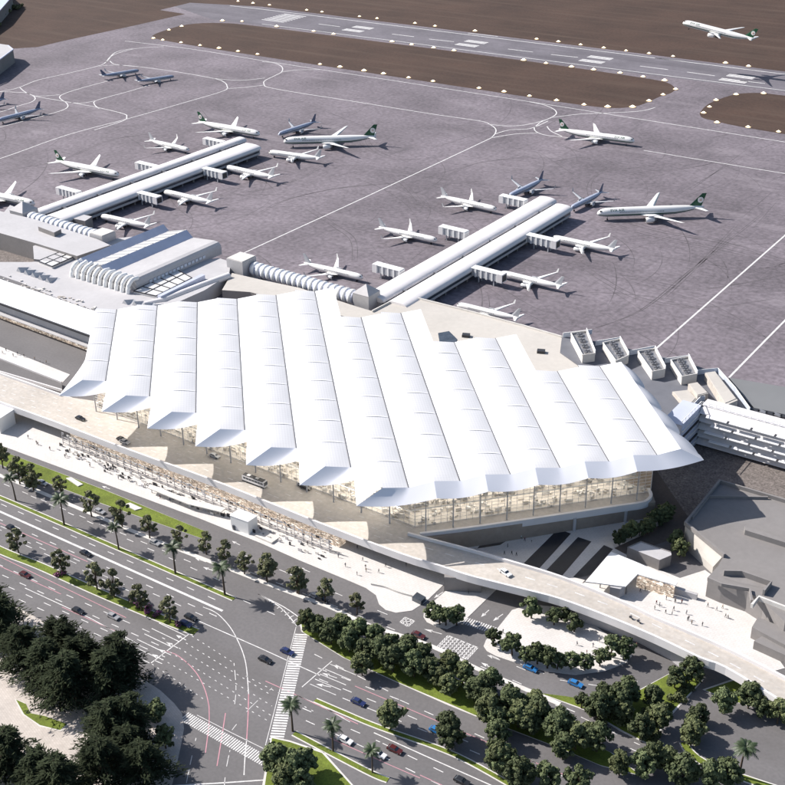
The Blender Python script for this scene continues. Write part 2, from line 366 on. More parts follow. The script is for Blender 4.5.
# ------------------------------------------------------------------ ground, runway, earth, roads (the setting)
g = MB().sheet([(-9000, -600, 0), (5000, -600, 0), (5000, 9000, 0), (-9000, 9000, 0)])
struct('apron', g, M['apron'])
def flat(name, px, z, m): return struct(name, MB().sheet(GP(px, z)), m)
flat('earth_field', [(-260, 84), (15, 48.5), (38, 47), (63, 41), (130, 26.5), (185, 14), (160, 10), (190, 2.7), (262, 6.7), (524, 39), (785, 71.5), (1300, 136), (1300, -130), (500, -160), (-700, -120)], 0.02, M['earth'])
isl = smooth_line(GP([(152, 36), (160, 32), (187, 24.5), (222, 23), (262, 26.7), (393, 43.5), (524, 60.6), (590, 70), (650, 79), (668, 83), (675, 88.5), (671, 93), (660, 96.6), (648, 102), (634, 106.6), (607, 107.8), (557, 101.6), (524, 96.4), (395, 76.8), (262, 56.5), (200, 46.7), (167, 41), (156, 38.6)], 0.02) + GP([(152, 36)], 0.02), 4)
struct('earth_island', MB().sheet(isl[:-1]), M['earth'])
isr = smooth_line(GP([(699.5, 113.7), (704, 107.5), (713.5, 101.4), (737, 94), (763, 93), (785, 95.7), (1000, 122), (1000, 170), (785, 134.2), (737, 126), (710, 119.9), (702, 117.4), (699.5, 113.7)], 0.02), 4)
struct('earth_island', MB().sheet(isr[:-1]), M['earth'])
flat('runway', [(150, -2), (262, 7.5), (524, 39.8), (785, 72.3), (1200, 124), (1200, 146), (785, 92), (524, 59), (262, 25), (214, 20)], 0.015, M['runway'])
# runway and taxiway paint
RX = (G(785, 71.5) - G(262, 6.7)).normalized(); RY = Vector((-RX.y, RX.x, 0))
mk = MB()
def rmark(x, y, length, width, z=0.045, k=1.0):
    p = G(x, y, z); mk.quad(p - RX * length / 2 - RY * width / 2, p + RX * length / 2 - RY * width / 2, p + RX * length / 2 + RY * width / 2, p - RX * length / 2 + RY * width / 2)
mk.ribbon(GP([(230, 5.7), (262, 9.2), (524, 41.6), (785, 74.2), (1000, 101)], 0.045), 1.6)
mk.ribbon(GP([(262, 24.0), (400, 41.5), (524, 57.6), (785, 90.5), (1000, 118)], 0.045), 1.3)
for x0, y0, x1, y1 in ((318.7, 24, 340, 26.7), (392, 34, 414, 36.7), (429, 39, 454, 41.7), (551, 54.5, 578, 57.3), (640, 66, 668, 69.6), (687, 72, 715, 75.8), (508, 49, 533, 52), (740, 80.5, 765, 83.5), (468, 33, 498, 36.5), (655, 58, 685, 61.5)):
    a, b = G(x0, y0, 0.045), G(x1, y1, 0.045); mk.ribbon([a, b], 1.6)
for k in range(9):   # threshold bars
    c0 = G(284, 18, 0.045) + RY * (k - 4) * 5.2; mk.ribbon([c0 - RX * 17, c0 + RX * 17], 2.4)
for cx, cy in ((358, 29), (471.5, 43.5), (596, 59.5), (737, 78.6)):
    for sgn in (-1, 1):
        for q in range(3):
            c0 = G(cx, cy, 0.045) + RY * sgn * (6 + q * 3.6); mk.ribbon([c0 - RX * 13, c0 + RX * 13], 2.5)
struct('runway_markings', mk, M['paint'])
tl = MB()
TAXI = [
 [(-60, 100), (3, 91), (20, 87), (38, 80), (66, 73.7), (98, 66), (106, 62), (109, 58.8), (114, 54.6), (130, 49.7), (145, 47.5), (163.5, 46.7)],
 [(106, 62), (110, 57), (117, 51.7), (133, 48.4)],
 [(125, 41), (163.5, 45.5), (200, 50.3), (262, 60.5), (317, 69), (395, 80.8), (524, 100.8), (655, 121.5), (785, 142), (1000, 176)],
 [(99, 66.2), (116, 65), (140, 66.8), (177, 71.8), (213.6, 78.4), (223.6, 81.8), (227, 86), (223.6, 90.8), (187, 101.8), (128.5, 118.5), (66.8, 135), (0, 158.5), (-90, 186)],
 [(110, 61), (116, 64.5), (140, 66.8)],
 [(-40, 93), (0, 91.8), (20, 92.4), (27, 93), (35, 97.5), (31.7, 101.8), (18, 106), (0, 112), (-40, 121)],
 [(20, 87.5), (25, 91.8), (36, 96.3), (59.6, 100.5), (94.4, 106.8), (122.5, 113.4), (126.7, 116.7), (122.5, 121), (94.4, 130)],
 [(36, 96), (47, 95.8), (59.6, 94.6)],
 [(107.6, 81), (82.8, 87.7), (64.6, 93.5), (59.6, 97.7), (67, 103.5), (66, 108.4), (49.7, 114), (1.7, 126.7), (-50, 140)],
 [(150, 85), (130, 91), (97.7, 100), (94.4, 104.3), (99, 108.4)],
 [(71, 102.6), (83, 103), (97, 100.4)],
 [(262, 61.5), (275, 63.2), (282, 67), (281.5, 72), (274, 76), (265, 80.5), (264, 84), (268.7, 87.4), (300, 93), (345.4, 100), (429, 113.5), (479, 120.8), (490, 124.5), (496, 130), (492, 137), (480, 143.2), (362, 198.6), (290, 231.7), (235, 257)],
 [(282, 72), (296, 70), (320, 69.6)],
 [(213.6, 78.4), (240, 80.3), (265, 78)], [(226, 88.5), (245, 87.4), (264, 85)],
 [(488, 124), (505, 125.8), (524, 125), (544, 120.3), (555.6, 114.7), (554.5, 109.7), (544, 104.9), (528, 101.5)],
 [(495, 134), (509, 130), (530, 128.5), (548, 121)], [(490, 138), (515, 134), (537, 133)],
 [(534, 128), (540, 122.5), (547, 119.5)], [(534, 128), (536, 131.5), (545, 135), (562, 137), (600, 142)],
 [(547, 126.3), (551, 131), (562, 136.3)], [(552, 117.5), (580, 114), (607, 113), (640, 111), (655, 107.5)],
 [(643.7, 150.3), (785, 173.5), (1000, 208)],
]
for p in TAXI:
    tl.ribbon(smooth_line(GP(p, 0.03), 5), 0.95)
tl.ribbon(GP([(656, 348.6), (785, 235.3), (840, 186)], 0.034), 1.1)
tl.ribbon(GP([(729, 377.5), (765.6, 340), (840, 265)], 0.034), 1.1)
struct('taxiway_lines', tl, M['paint'])
tm = MB()      # tyre marks on the apron
for p, w in (([(330, 160), (300, 178), (262, 190), (240, 192)], 1.2), ([(640, 280), (690, 290), (740, 284), (785, 275)], 1.1), ([(600, 215), (660, 232), (720, 243), (785, 262)], 2.0),
             ([(598, 222), (660, 238), (730, 252), (785, 268)], 1.4), ([(660, 180), (630, 172), (600, 160), (575, 158), (540, 165)], 1.1), ([(640, 172), (690, 168), (722, 160)], 1.0),
             ([(420, 205), (395, 180), (360, 172), (330, 178)], 1.0), ([(300, 205), (330, 225), (350, 240), (352, 262)], 1.2), ([(255, 215), (285, 200), (340, 188), (400, 183)], 1.3),
             ([(60, 120), (100, 126), (150, 124), (190, 112)], 1.0), ([(380, 120), (365, 135), (372, 150), (398, 160), (430, 158)], 1.0), ([(440, 180), (470, 165), (520, 158), (560, 160)], 0.9),
             ([(610, 165), (590, 180), (588, 195), (600, 205)], 1.0), ([(575, 262), (600, 280), (640, 300), (700, 308), (770, 300)], 1.2), ([(540, 60.5 + 55), (570, 128), (600, 140), (640, 143)], 1.0),
             ([(10, 170), (60, 160), (110, 140), (170, 132)], 1.1), ([(590, 330), (640, 310), (690, 270), (760, 215)], 1.3), ([(660, 300), (700, 262), (735, 225)], 1.0), ([(290, 100), (330, 108), (380, 104)], 0.9)):
    c_ = smooth_line(GP(p, 0.02), 6); n_ = len(c_); tap = [w * .5 * (.25 + .75 * math.sin(math.pi * (q + .5) / n_)) * random.uniform(.7, 1.2) for q in range(n_)]; tm.ribbon(c_, tap); tm.ribbon([q + Vector((1.5, 3.5, 0)) for q in c_], tap)
struct('tyre_marks', tm, M['rubber'])
fm = MB(); fr_ = random.Random(12)
for k in range(230):      # faint old tyre streaks everywhere on the apron
    while True:
        x, y = fr_.uniform(-20, 800), fr_.uniform(50, 340)
        if y > 62 + .1 * x and y < 250 + .1 * x: break
    p = G(x, y, 0.012); a = fr_.choice((0.02, 0.02, 1.58, 1.58, .7, -.6)) + fr_.gauss(0, .25); cur = fr_.choice((0, 0, .006, -.006, .014, -.012)); pts = []
    for q in range(fr_.randint(7, 20)):
        pts.append(p.copy()); p = p + Vector((math.cos(a), math.sin(a), 0)) * 8; a += cur * 8
    n_ = len(pts); w0 = fr_.uniform(.25, .8); fm.ribbon(pts, [w0 * math.sin(math.pi * (q + .5) / n_) for q in range(n_)])
struct('tyre_marks', fm, M['oldrubber'])

# roads in front of the terminal
flat('road', [(-260, 262), (0, 312), (100, 346), (200, 440), (400, 500), (560, 490), (700, 470), (790, 480), (900, 560), (1200, 800), (1200, 1300), (-500, 1300), (-700, 500)], 0.03, M['road'])
flat('service_yard', [(430, 560), (470, 530), (640, 480), (700, 430), (790, 430), (790, 520), (700, 530), (655, 545), (600, 560), (540, 560), (480, 556)], 0.05, M['brownroad'])
flat('gravel_yard', [(655, 468), (700, 440), (860, 490), (860, 545), (785, 515), (720, 495), (690, 520)], 0.07, M['gravel'])
def slab(name, px, m, h=0.14, kerb=None, sm=0):
    pts = GP(px, h)
    if sm: pts = smooth_line(pts + [pts[0]], sm)[:-1]
    return struct(name, MB().prism(pts, 0.0, 0, 1 if kerb else 0), [m, kerb] if kerb else m)
slab('pavement', [(-90, 408), (0, 445), (100, 482), (200, 518.5), (262, 543.5), (299, 560), (345, 579), (366, 588), (376, 595), (379, 604), (386, 610), (396, 612.7), (412, 610.5), (426, 601.5), (459, 570), (480, 545), (430, 525), (300, 480), (150, 425), (0, 372), (-90, 340)], M['pave'])
slab('pavement', [(430.6, 604), (424, 612), (423.5, 617), (427, 622), (436, 626.5), (447, 629), (464, 621), (503, 583), (478, 566), (466, 573)], M['pave'])
slab('pavement', [(512, 610), (530, 604), (556, 607), (590, 622), (615, 640), (630, 650), (632, 656), (626, 663), (605, 671), (575, 675), (545, 671), (520, 664), (496, 656), (487, 651), (483.6, 646), (486, 640), (496, 630)], M['pave'])
slab('pavement', [(455, 552), (500, 545), (520, 532), (560, 524), (640, 514), (668, 520), (640, 536), (614, 548), (592, 572), (578, 588), (540, 576), (500, 564)], M['pave'])
slab('pavement', [(570, 588), (586, 582), (614, 548), (640, 562), (680, 578), (705, 570), (730, 588), (755, 600), (765, 640), (785, 668), (770, 672), (729, 650), (690, 632), (630, 603)], M['pave'])
slab('park_plaza', [(-80, 560), (0, 598), (60, 630), (110, 660), (137, 675), (160, 690), (174, 703), (182, 713), (184, 728), (181, 745), (172, 785), (160, 860), (-120, 900)], M['parkpave'], 0.14, M['kerb'])
bl = MB()
for q in ([(558, 529), (571, 533.5), (536, 572), (520, 567)], [(578, 537), (591.5, 541.5), (561, 577), (545, 571.5)], [(604, 545), (613, 549), (585, 580), (573, 577)]): bl.sheet(GP(q, 0.17))
struct('stone_paving_bands', bl, M['darkpool'])
def verge(name, px, w=None, sm=True, h=0.16):
    pts = GP(px, h); k = MB()
    if w is not None:
        pts = smooth_line(pts, 5)
        struct('kerb', MB().ribbon([p - Vector((0, 0, 0.02)) for p in pts], w + 0.9, h=h), M['kerb'])
        return tag(MB().ribbon(pts, w, h=h).build(name, M['grass']), kind='stuff')
    cx = sum(pts, Vector()) / len(pts)
    struct('kerb', MB().prism([p + (p - cx).normalized() * 0.8 - Vector((0, 0, 0.02)) for p in pts], 0.0), M['kerb'])
    return tag(MB().prism(pts, 0.0).build(name, M['grass']), kind='stuff')
verge('grass_verge', [(-60, 424), (2, 453), (6.7, 452.8), (105, 490), (207, 532), (209.6, 538), (203.6, 539), (103.5, 504), (0, 464.5), (-60, 440)])
verge('grass_verge', [(-60, 474), (0, 497.3), (83, 533), (160, 566.5), (234, 599)], 1.7)
verge('grass_verge', [(-60, 520), (0, 550), (40, 566), (98, 592), (160, 618), (196, 632)], 3.4)
verge('grass_verge', [(301, 622), (315, 624), (369, 642), (430, 664), (480, 692), (524, 712), (560, 728), (610, 752), (640, 775), (600, 765), (560, 748), (482, 718), (450, 704), (400, 683), (345, 658), (303, 632)])
verge('grass_verge', [(315, 700), (345, 713), (379, 727), (436, 747), (470, 762), (520, 790)], 1.5)
verge('grass_verge', [(294, 733), (330, 752), (372, 773.6), (388, 780)], 1.8)
verge('grass_verge', [(272, 738), (290, 742), (322, 753), (352, 786), (340, 830), (262, 830), (265, 784)])
verge('grass_verge', [(540, 693), (590, 711), (623.7, 731), (650, 744), (657, 735), (664, 720), (702, 680), (680, 668), (640, 690), (600, 702), (565, 696)])
verge('grass_verge', [(684, 742), (690, 752), (705, 763), (730, 773), (765, 785), (800, 796)], 2.4)
verge('grass_verge', [(705, 690), (730, 700), (785, 716), (830, 735), (830, 720), (785, 700), (735, 680)])
verge('grass_patch', [(16, 699.5), (26, 704), (30, 713), (45, 716), (67, 724), (60, 730), (40, 725), (24, 714)], None, h=0.2)
sep = MB().ribbon(smooth_line(GP([(-60, 452), (12, 480), (65, 502.4), (150, 538), (217, 564), (284, 590), (330, 607), (369, 625), (429, 645), (476, 668), (524, 688.5), (560, 704)], 0.15), 4), 1.9, h=0.15)
struct('median_kerb', sep, M['kerb'])

# painted markings of the roads
pm = MB(); pk = MB()
def solid(px, w=0.35, z=0.055, mb=None, sm=0):
    pts = GP(px, z); (mb or pm).ribbon(smooth_line(pts, sm) if sm else pts, w * .8)
def dashed(px, on=4.0, off=7.0, w=0.4, z=0.055, mb=None, sm=0, phase=0.0):
    w *= .75; on *= .9
    pts = GP(px, z); pts = smooth_line(pts, sm) if sm else pts
    seg = phase; d = 0.0
    for a, b in zip(pts[:-1], pts[1:]):
        L = (b - a).length; t = -((d) % (on + off)) if not sm else None
        if sm:
            if int(d / on) % 2 == 0: (mb or pm).ribbon([a, b], w)
            d += L; continue
        x = phase
        while x < L:
            (mb or pm).ribbon([a + (b - a) * (x / L), a + (b - a) * (min(x + on, L) / L)], w); x += on + off
def shift(px, dy): return [(x, y + dy) for x, y in px]
mainl = [(-20, 502.6), (222.6, 610.9)]
solid(mainl, 1.3)
for dy, ph in ((-8.6, 3), (7.5, 0)): dashed(shift(mainl, dy + 0.6), 4, 7, 0.45, phase=ph)
for dy, ph in ((14.5, 2), (22.5, 6)): dashed([(-20, 502.6 + dy), (205, 602 + dy)], 4, 7, 0.42, phase=ph)
solid([(-20, 514), (0, 523), (87.6, 569.7 - 8)], 0.35, mb=pk); dashed([(-20, 521), (150, 596)], 4, 5, 0.35, phase=1)
for px, ph in (([(-20, 488), (215, 588)], 0), ([(-20, 474), (200, 566)], 4), ([(20, 491), (230, 585)], 7)): dashed(px, 4, 8, 0.45, phase=ph)
dashed([(220, 590), (300, 626)], 4, 8, 0.4)
dashed([(60, 478.5), (290, 574), (420, 628)], 5, 16, 0.4); dashed([(250, 572), (420, 640), (540, 692)], 4, 9, 0.4)
low = [(-20, 553), (165, 636)]
for dy, ph in ((3, 0), (12, 3), (21, 6), (29, 2)): dashed([(x, y + dy) for x, y in low], 4, 6, 0.42, phase=ph)
solid([(-20, 547), (126, 617.6)], 0.35, mb=pk); solid([(-20, 557), (61, 594)], 0.35, mb=pk); solid([(25, 588), (90, 618), (140, 645)], 0.4)
solid([(62, 607), (122, 634)], 0.32, mb=pk)
solid([(189, 634), (151, 663)], 0.5)
for k in range(6):     # lane ends before the stop line
    a = (186 - k * 7.3, 636 + k * 5.4); solid([a, (a[0] - 27, a[1] - 13)], 0.4)
# lines through the crossing
solid([(198, 620.7), (260, 648), (320, 675.5)], 0.45)
solid([(203, 607), (213, 611), (220.7, 616.5), (230, 627), (237, 639), (243, 653), (246.5, 668), (248.6, 694)], 0.4, sm=4)
solid([(248.6, 694), (248, 716), (246.7, 739)], 0.4, mb=pk, sm=4); solid([(246.7, 739), (245, 757), (244, 775)], 0.4, sm=4)
solid([(164, 650.7), (175, 654), (185, 661), (194, 670), (200.7, 680), (206, 693), (209, 706)], 0.38, sm=4, mb=pk); solid([(209, 706), (209, 724), (205.4, 753)], 0.38, sm=4, mb=pk)
solid([(225.5, 713), (221, 742), (217, 766)], 0.4, mb=pk)
solid([(265.5, 681), (290, 692), (320, 706), (358, 724)], 0.35, mb=pk)
for a, b in (((192, 636), (234, 663)), ((186, 643), (271, 695)), ((179, 648), (272, 706)), ((170, 652), (272, 716)), ((162, 659), (270, 722)), ((152, 664), (205, 700)), ((246, 676), (315, 712))):
    dashed([a, b], 1.0, 2.0, 0.35)
for p in ([(234, 663), (236, 690), (233, 715)], [(272, 688), (250, 708), (232, 730)], [(196, 738), (190, 765), (186, 785)], [(230, 750), (226, 770), (224, 790)]): dashed(p, 1.0, 2.0, 0.3, sm=6)
def zebra(a, b, width, n, bar=0.5):
    A, B = G(*a, 0.06), G(*b, 0.06); d = (B - A); nrm = Vector((-d.y, d.x, 0)).normalized() * width / 2
    for k in range(n):
        p = A + d * ((k + 0.0) / n); q = A + d * ((k + bar) / n); pm.quad(p - nrm, q - nrm, q + nrm, p + nrm)
zebra((301.5, 634), (276, 741), 4.6, 44, 0.62)
zebra((184, 716), (267, 762), 4.2, 40, 0.55)
solid([(296, 627), (287, 662), (264.5, 749)], 0.3); solid([(264.5, 749), (230, 732), (197, 715)], 0.3)
solid([(173, 785.5), (220, 783), (264, 780)], 0.6)
# taper of chevrons left of the hedge island
solid([(258, 594), (280, 607), (297, 626)], 0.5, sm=4); solid([(258, 594), (284, 607), (304, 621)], 0.5, sm=4)
for k in range(7):
    t_ = k / 7; a = (270 + 30 * t_, 601.5 + 21 * t_); solid([(a[0] - 2 * t_ - 1, a[1] + 3 * t_), a, (a[0] + 2 * t_ + 1, a[1] - 1.5 * t_)], 0.4)
# right hand carriageways
for px, ph in (([(318, 668), (400, 700), (500, 745), (570, 780)], 0), ([(312, 676), (400, 712), (500, 756)], 3), ([(330, 693), (430, 733), (540, 780)], 5), ([(300, 707), (380, 742), (470, 785)], 1), ([(296, 716), (370, 750), (440, 785)], 4), ([(310, 652), (400, 697)], 2), ([(600, 735), (690, 775)], 1), ([(545, 700), (640, 745), (720, 785)], 4)):
    dashed(px, 4, 6, 0.42, phase=ph)
solid([(355, 686), (430, 718), (520, 756), (600, 790)], 0.35, mb=pk); solid([(296, 695), (320, 705), (350, 722)], 0.35)
solid([(373.8, 732.6), (430, 758), (489, 784.3), (530, 803)], 0.5); solid([(302, 687), (332, 661)], 0.45)
for k in range(5): solid([(330 - k * 5, 664 + k * 5), (356 - k * 5, 675 + k * 5)], 0.35)
solid([(420, 775), (470, 798)], 0.35, mb=pk); solid([(330, 738), (390, 765), (420, 778)], 0.3, mb=pk)
solid([(524, 690), (575, 712)], 0.4); dashed([(510, 660), (560, 680), (600, 686), (650, 680)], 4, 6, 0.4); dashed([(490, 655), (530, 672)], 4, 7, 0.4)
# hatched boxes
def hatch(q, n, w):
    A, B, Cc, D = GP(q, 0.06)
    for s in ((A, B), (B, Cc), (Cc, D), (D, A)): pm.ribbon(list(s), w)
    for k in range(1, 2 * n):
        t0 = k / n
        def edge(t): return A + (B - A) * t if t <= 1 else B + (Cc - B) * (t - 1)
        def edge2(t): return A + (D - A) * t if t <= 1 else D + (Cc - D) * (t - 1)
        def edge3(t): return B + (A - B) * t if t <= 1 else A + (D - A) * (t - 1)
        def edge4(t): return B + (Cc - B) * t if t <= 1 else Cc + (D - Cc) * (t - 1)
        pm.ribbon([edge(t0), edge2(t0)], w); pm.ribbon([edge3(t0), edge4(t0)], w)
hatch([(448, 635.4), (478, 647.6), (467, 659.5), (436.7, 647)], 5, 0.4)
hatch([(405, 617), (414.7, 621), (408, 626.7), (400, 622)], 2, 0.35)
zebra((465, 620.5), (495.5, 631), 4.0, 13, 0.5); 
def arrow(a, b, turn=0, w=0.34):
    A, B = G(*a, 0.058), G(*b, 0.058); d = (B - A); L = d.length; d.normalize(); nr = Vector((-d.y, d.x, 0))
    pm.ribbon([A, A + d * L * 0.62], w)
    h = A + d * L * 0.55; pm.add([h + nr * w * 2.2, h - nr * w * 2.2, B], [(0, 1, 2)])
for a, b in (((442, 637 - 3), (424, 629)), ((500, 660), (487, 655)), ((494, 669), (481, 662.5)), ((443, 592), (434, 598)), ((489, 610), (481, 617)), ((503, 614), (493, 621)), ((346, 671), (333, 665)), ((337, 678), (322, 673)), ((331, 687), (316, 684)),
             ((178, 648), (166, 642)), ((171, 655), (158, 649)), ((163, 660), (152, 654)), ((110, 489), (102, 486)), ((206, 562), (195, 558)), ((214, 571), (203, 567)), ((310, 572), (298, 567)), ((240, 545), (232, 541)), ((186, 640), (176, 635))):
    arrow(a, b)
struct('road_markings', pm, M['paint']); struct('road_markings', pk, M['pink'])
# ------------------------------------------------------------------ the main terminal with its folded roof
ua = math.radians(132.7); UU = Vector((math.cos(ua), math.sin(ua), 0)); VV = Vector((UU.y, -UU.x, 0))
def UV(u, v, z=0.0): return UU * u + VV * v + Vector((0, 0, z))
PITCHV = 20.15; VAL = [-64.8 + PITCHV * i for i in range(12)]
FRONT = [496.5 - 18.2 * min(i, 6) + 1.6 * max(0, i - 6) for i in range(12)]
BACK = [576.5, 578, 579, 580, 581.5, 583.5, 546.5, 548.5, 511, 512, 473.5, 475.5]
ZR, ZV = 34.0, 32.6
term = empty('terminal_building', UV(480, 40), 'large terminal hall under a white folded roof of twelve diagonal bays', 'terminal')
CUSH = 18.4
def roofz(t, u, pil, sgn):
    """t 0 at the ridge, 1 at the valley; pillows swell between the seams"""
    ph = abs(math.sin(math.pi * (u - 388) / CUSH)) ** 0.6
    return ZR + (ZV - ZR) * t + pil * ph * math.sin(math.pi * t) ** 0.8
def toUV(p): return p.x * UU.x + p.y * UU.y, p.x * VV.x + p.y * VV.y
HV = PITCHV / 2
def fv(i, v):      # front edge of bay i
    return FRONT[i] if i < 6 else FRONT[6] + 0.085 * (v - VAL[6])
def rz(t, u, f, b, pil):
    ph = abs(math.sin(math.pi * (u - 388) / CUSH)) ** 0.35 * min(1, max(0, (u - f) / 3), max(0, (b - u) / 3))
    return ZR + (ZV - ZR) * t + pil * ph * math.sin(math.pi * t) ** 0.8
RT = toUV(G(704, 460, 29.8))
for i in range(12):
    v0, b = VAL[i], BACK[i]; f = fv(i, v0); h = HV
    n = max(2, int(round((b - f) / CUSH * 10)))
    def rows_(side, nt, pil):
        out = []
        for k in range(n + 1):
            row = []
            for j in range(nt + 1):
                t = j / nt; v = (v0 - h + h * t) if side < 0 else v0 + h * t; fr = fv(i, v); u = fr + (b - fr) * k / n
                row.append(UV(u, v, rz(t if side < 0 else 1 - t, u, fr, b, pil)))
            out.append(row)
        return out
    mem = MB().grid(rows_(1, 6, .2), flip=True)
    mem.grid([[UV(b, v0 - h, ZR), UV(b, v0, ZV), UV(b, v0 + h, ZR)], [UV(b, v0 - h, ZR - 4.5), UV(b, v0, ZV - 4.0), UV(b, v0 + h, ZR - 4.5)]], smooth=False)
    bay = mem.build('roof_bay', M['membrane'], term)
    MB().grid(rows_(-1, 8, .38), flip=True).build('perforated_panel', M['perf'], bay)
    u = 388 + CUSH * math.ceil((f - 388 + 4) / CUSH)
    while u < b - 4:
        MB().ribbon([UV(u, v0 - h + h * t, ZR + (ZV - ZR) * t + .34 * math.sin(math.pi * t) ** .8 + .05) for t in [.02 + .95 * q / 8 for q in range(9)]], 0.7).build('seam', M['seam'], bay); u += CUSH
    MB().ribbon([UV(f + .1, v0, ZV + 0.2), UV(b, v0, ZV + 0.2)], 0.40 if i < 8 else 0.28, h=0.3).build('gutter', M['gutter'], bay)
    # front hem; its lower edge is drawn out to a beak on the sawtooth bays
    TIP = (f - 4.9, v0 - h - 10.4, 29.5); PJ = (f - 6.1, v0 + h - 9.4, 30.4)
    rows = []; N = 16
    for k in range(N + 1):
        s = k / N; v = v0 - h + 2 * h * s; fr = fv(i, v); ztop = ZR + (ZV - ZR) * (s * 2 if s < .5 else 2 - s * 2)
        dip = math.sin(math.pi * s)
        L0 = TIP if i <= 6 else (fv(i, v0 - h) - 6.3, v0 - h, 30.2)
        R0 = PJ if i < 6 else ((fv(i, v0 + h) - 6.3, v0 + h, 30.2) if i < 11 else (RT[0], RT[1], 29.8))
        lo = [L0[q] + (R0[q] - L0[q]) * s for q in range(3)]; lo[2] -= 1.3 * dip
        if i == 6: lo[0] -= .6 * dip
        rows.append([UV(fr + (lo[0] - fr) * q, v + (lo[1] - v) * q, ztop + (lo[2] - ztop) * q) for q in (0, .25, .5, .75, 1)])
    MB().grid(rows).build('roof_edge', M['hem'], bay)
    if i <= 6:     # skirt on the left, towards the sun
        uend = FRONT[i - 1] if i else b; rows = []; N = 10 if i else 32
        for k in range(N + 1):
            s = k / N; u = f + (uend - f) * s
            if i:
                E_ = (uend - 6.1, v0 - h - 9.4, 30.4); sg = math.sin(math.pi * s) * .7
                lo = [TIP[q] + (E_[q] - TIP[q]) * s for q in range(3)]; lo[2] += sg
            else:
                e = max(0.0, 1 - (u - f) / 26.0) ** 1.3; lo = [u - 4.9 * e, v0 - h - 1.2 - 9.2 * e, 31.5 - 2.0 * e]
            rows.append([UV(u + (lo[0] - u) * q, v0 - h + (lo[1] - v0 + h) * q, ZR + (lo[2] - ZR) * q) for q in (0, .25, .5, .75, 1)])
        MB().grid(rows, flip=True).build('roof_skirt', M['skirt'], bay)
    if i == 11:   # scalloped skirt on the right, four swelling pillows
        rows = []; N = 64; fr = fv(i, v0 + h)
        for k in range(N + 1):
            s = k / N; u = fr + (b - fr) * s; sc_ = abs(math.sin(math.pi * s * 4)) ** .5 if k else 1.0
            out = (RT[1] - v0 - h) * (1 - .42 * s); k_ = out * (.72 + .28 * sc_) if s > .06 else out
            lo = (u + (RT[0] - fr) * (1 - s), v0 + h + k_, 29.8 + .6 * s)
            row = []
            for j in range(9):
                q = j / 8; row.append(UV(u + (lo[0] - u) * q, v0 + h + k_ * q, ZR + (lo[2] - ZR) * q + .9 * (sc_ - .3) * math.sin(math.pi * q) * (0 if k == 0 else 1)))
            rows.append(row)
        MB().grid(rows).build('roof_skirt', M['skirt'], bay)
    if i in (7, 9):
        MB().grid([[UV(u, v0 + h, ZR), UV(u, v0 + h + 0.8, ZR - 5)] for u in (BACK[i + 1], b)]).build('roof_skirt', M['hem'], bay)
# hall body: curtain walls under the roof
def bf(v): return 496.8 - 18.2 * (v + 64.8) / PITCHV
body = [(bf(-74) + 15, -74), (bf(60) + 12.5, 60), (407, 160), (470, 160), (470, 124), (506, 124), (506, 84), (541, 84), (541, 44), (572, 44), (572, -74)]
inner = [(bf(-74) + 29, -68), (bf(60) + 25, 56), (421, 62), (419, 150), (470, 150), (470, 124), (506, 124), (506, 84), (541, 84), (541, 44), (572, 44), (572, -68)]
MB().prism([UV(u, v, 30.5) for u, v in inner], 7.0, 0).build('hall_wall', M['facade'], term)
front = [UV(*body[0]), UV(*body[1]), UV(*body[2]), UV(470, 160)]
inn = [UV(*inner[0]), UV(*inner[1]), UV(*inner[2]), UV(*inner[3])]
fr2 = random.Random(31)
for zf, back_ in ((8.15, 0), (13.2, .35), (18.2, .45), (23.2, .55)):      # floors set back behind the glass, with furniture
    o_ = [front[k] + (inn[min(k, 1) if k < 2 else 3] - front[k]) * back_ for k in range(3)]; i_ = [inn[0], inn[1], inn[3]]
    q = o_ + list(reversed(i_)); fl_ = MB().prism([Vector((p.x, p.y, zf)) for p in q], zf - .55, 0, 1)
    fo_ = fl_.build('floor', [M['floor'], M['white']], term)
    fit = MB()
    for a_, b_, c_, d_ in ((o_[0], o_[1], i_[0], i_[1]), (o_[1], o_[2], i_[1], i_[2])):
        for k in range(int((b_ - a_).length * 1.3)):
            t_, w_ = fr2.random(), fr2.uniform(.04, .9); p = (a_ + (b_ - a_) * t_) * (1 - w_) + (c_ + (d_ - c_) * t_) * w_
            fit.box((p.x, p.y, zf), (fr2.uniform(.5, 2.4), fr2.uniform(.4, .9), fr2.uniform(.5, 1.8)), fr2.choice((.02, .83, 1.6)), fr2.choice((0, 1, 1, 2)))
    fit.build('furnishings', [M['deck'], M['kerb'], M['floor']], fo_)
    nz = {8.15: 12.5, 13.2: 17.5, 18.2: 22.5, 23.2: 30.3}[zf]
    for a_, b_, c_, d_ in ((o_[0], o_[1], i_[0], i_[1]), (o_[1], o_[2], i_[1], i_[2])):     # strip lamps on the ceiling above this floor
        for w_ in (.45, .8):
            p, q_ = a_ * (1 - w_) + c_ * w_, b_ * (1 - w_) + d_ * w_; dd = (q_ - p) * .02; p = p + dd; q_ = q_ - dd
            MB().ribbon([Vector((p.x, p.y, nz)), Vector((q_.x, q_.y, nz))], 1.3, h=.08).build('strip_lamp', M['striplamp'], term)
for k in range(3):
    a_, b_ = front[k], front[k + 1]
    MB().quad((a_.x, a_.y, 8), (b_.x, b_.y, 8), (b_.x, b_.y, 30.4), (a_.x, a_.y, 30.4)).build('glazing', M['pane'], term)
MB().prism([UV(u, v, 31.2) for u, v in body], 30.5, 0).build('hall_ceiling', M['offwhite'], term)
mu = MB()
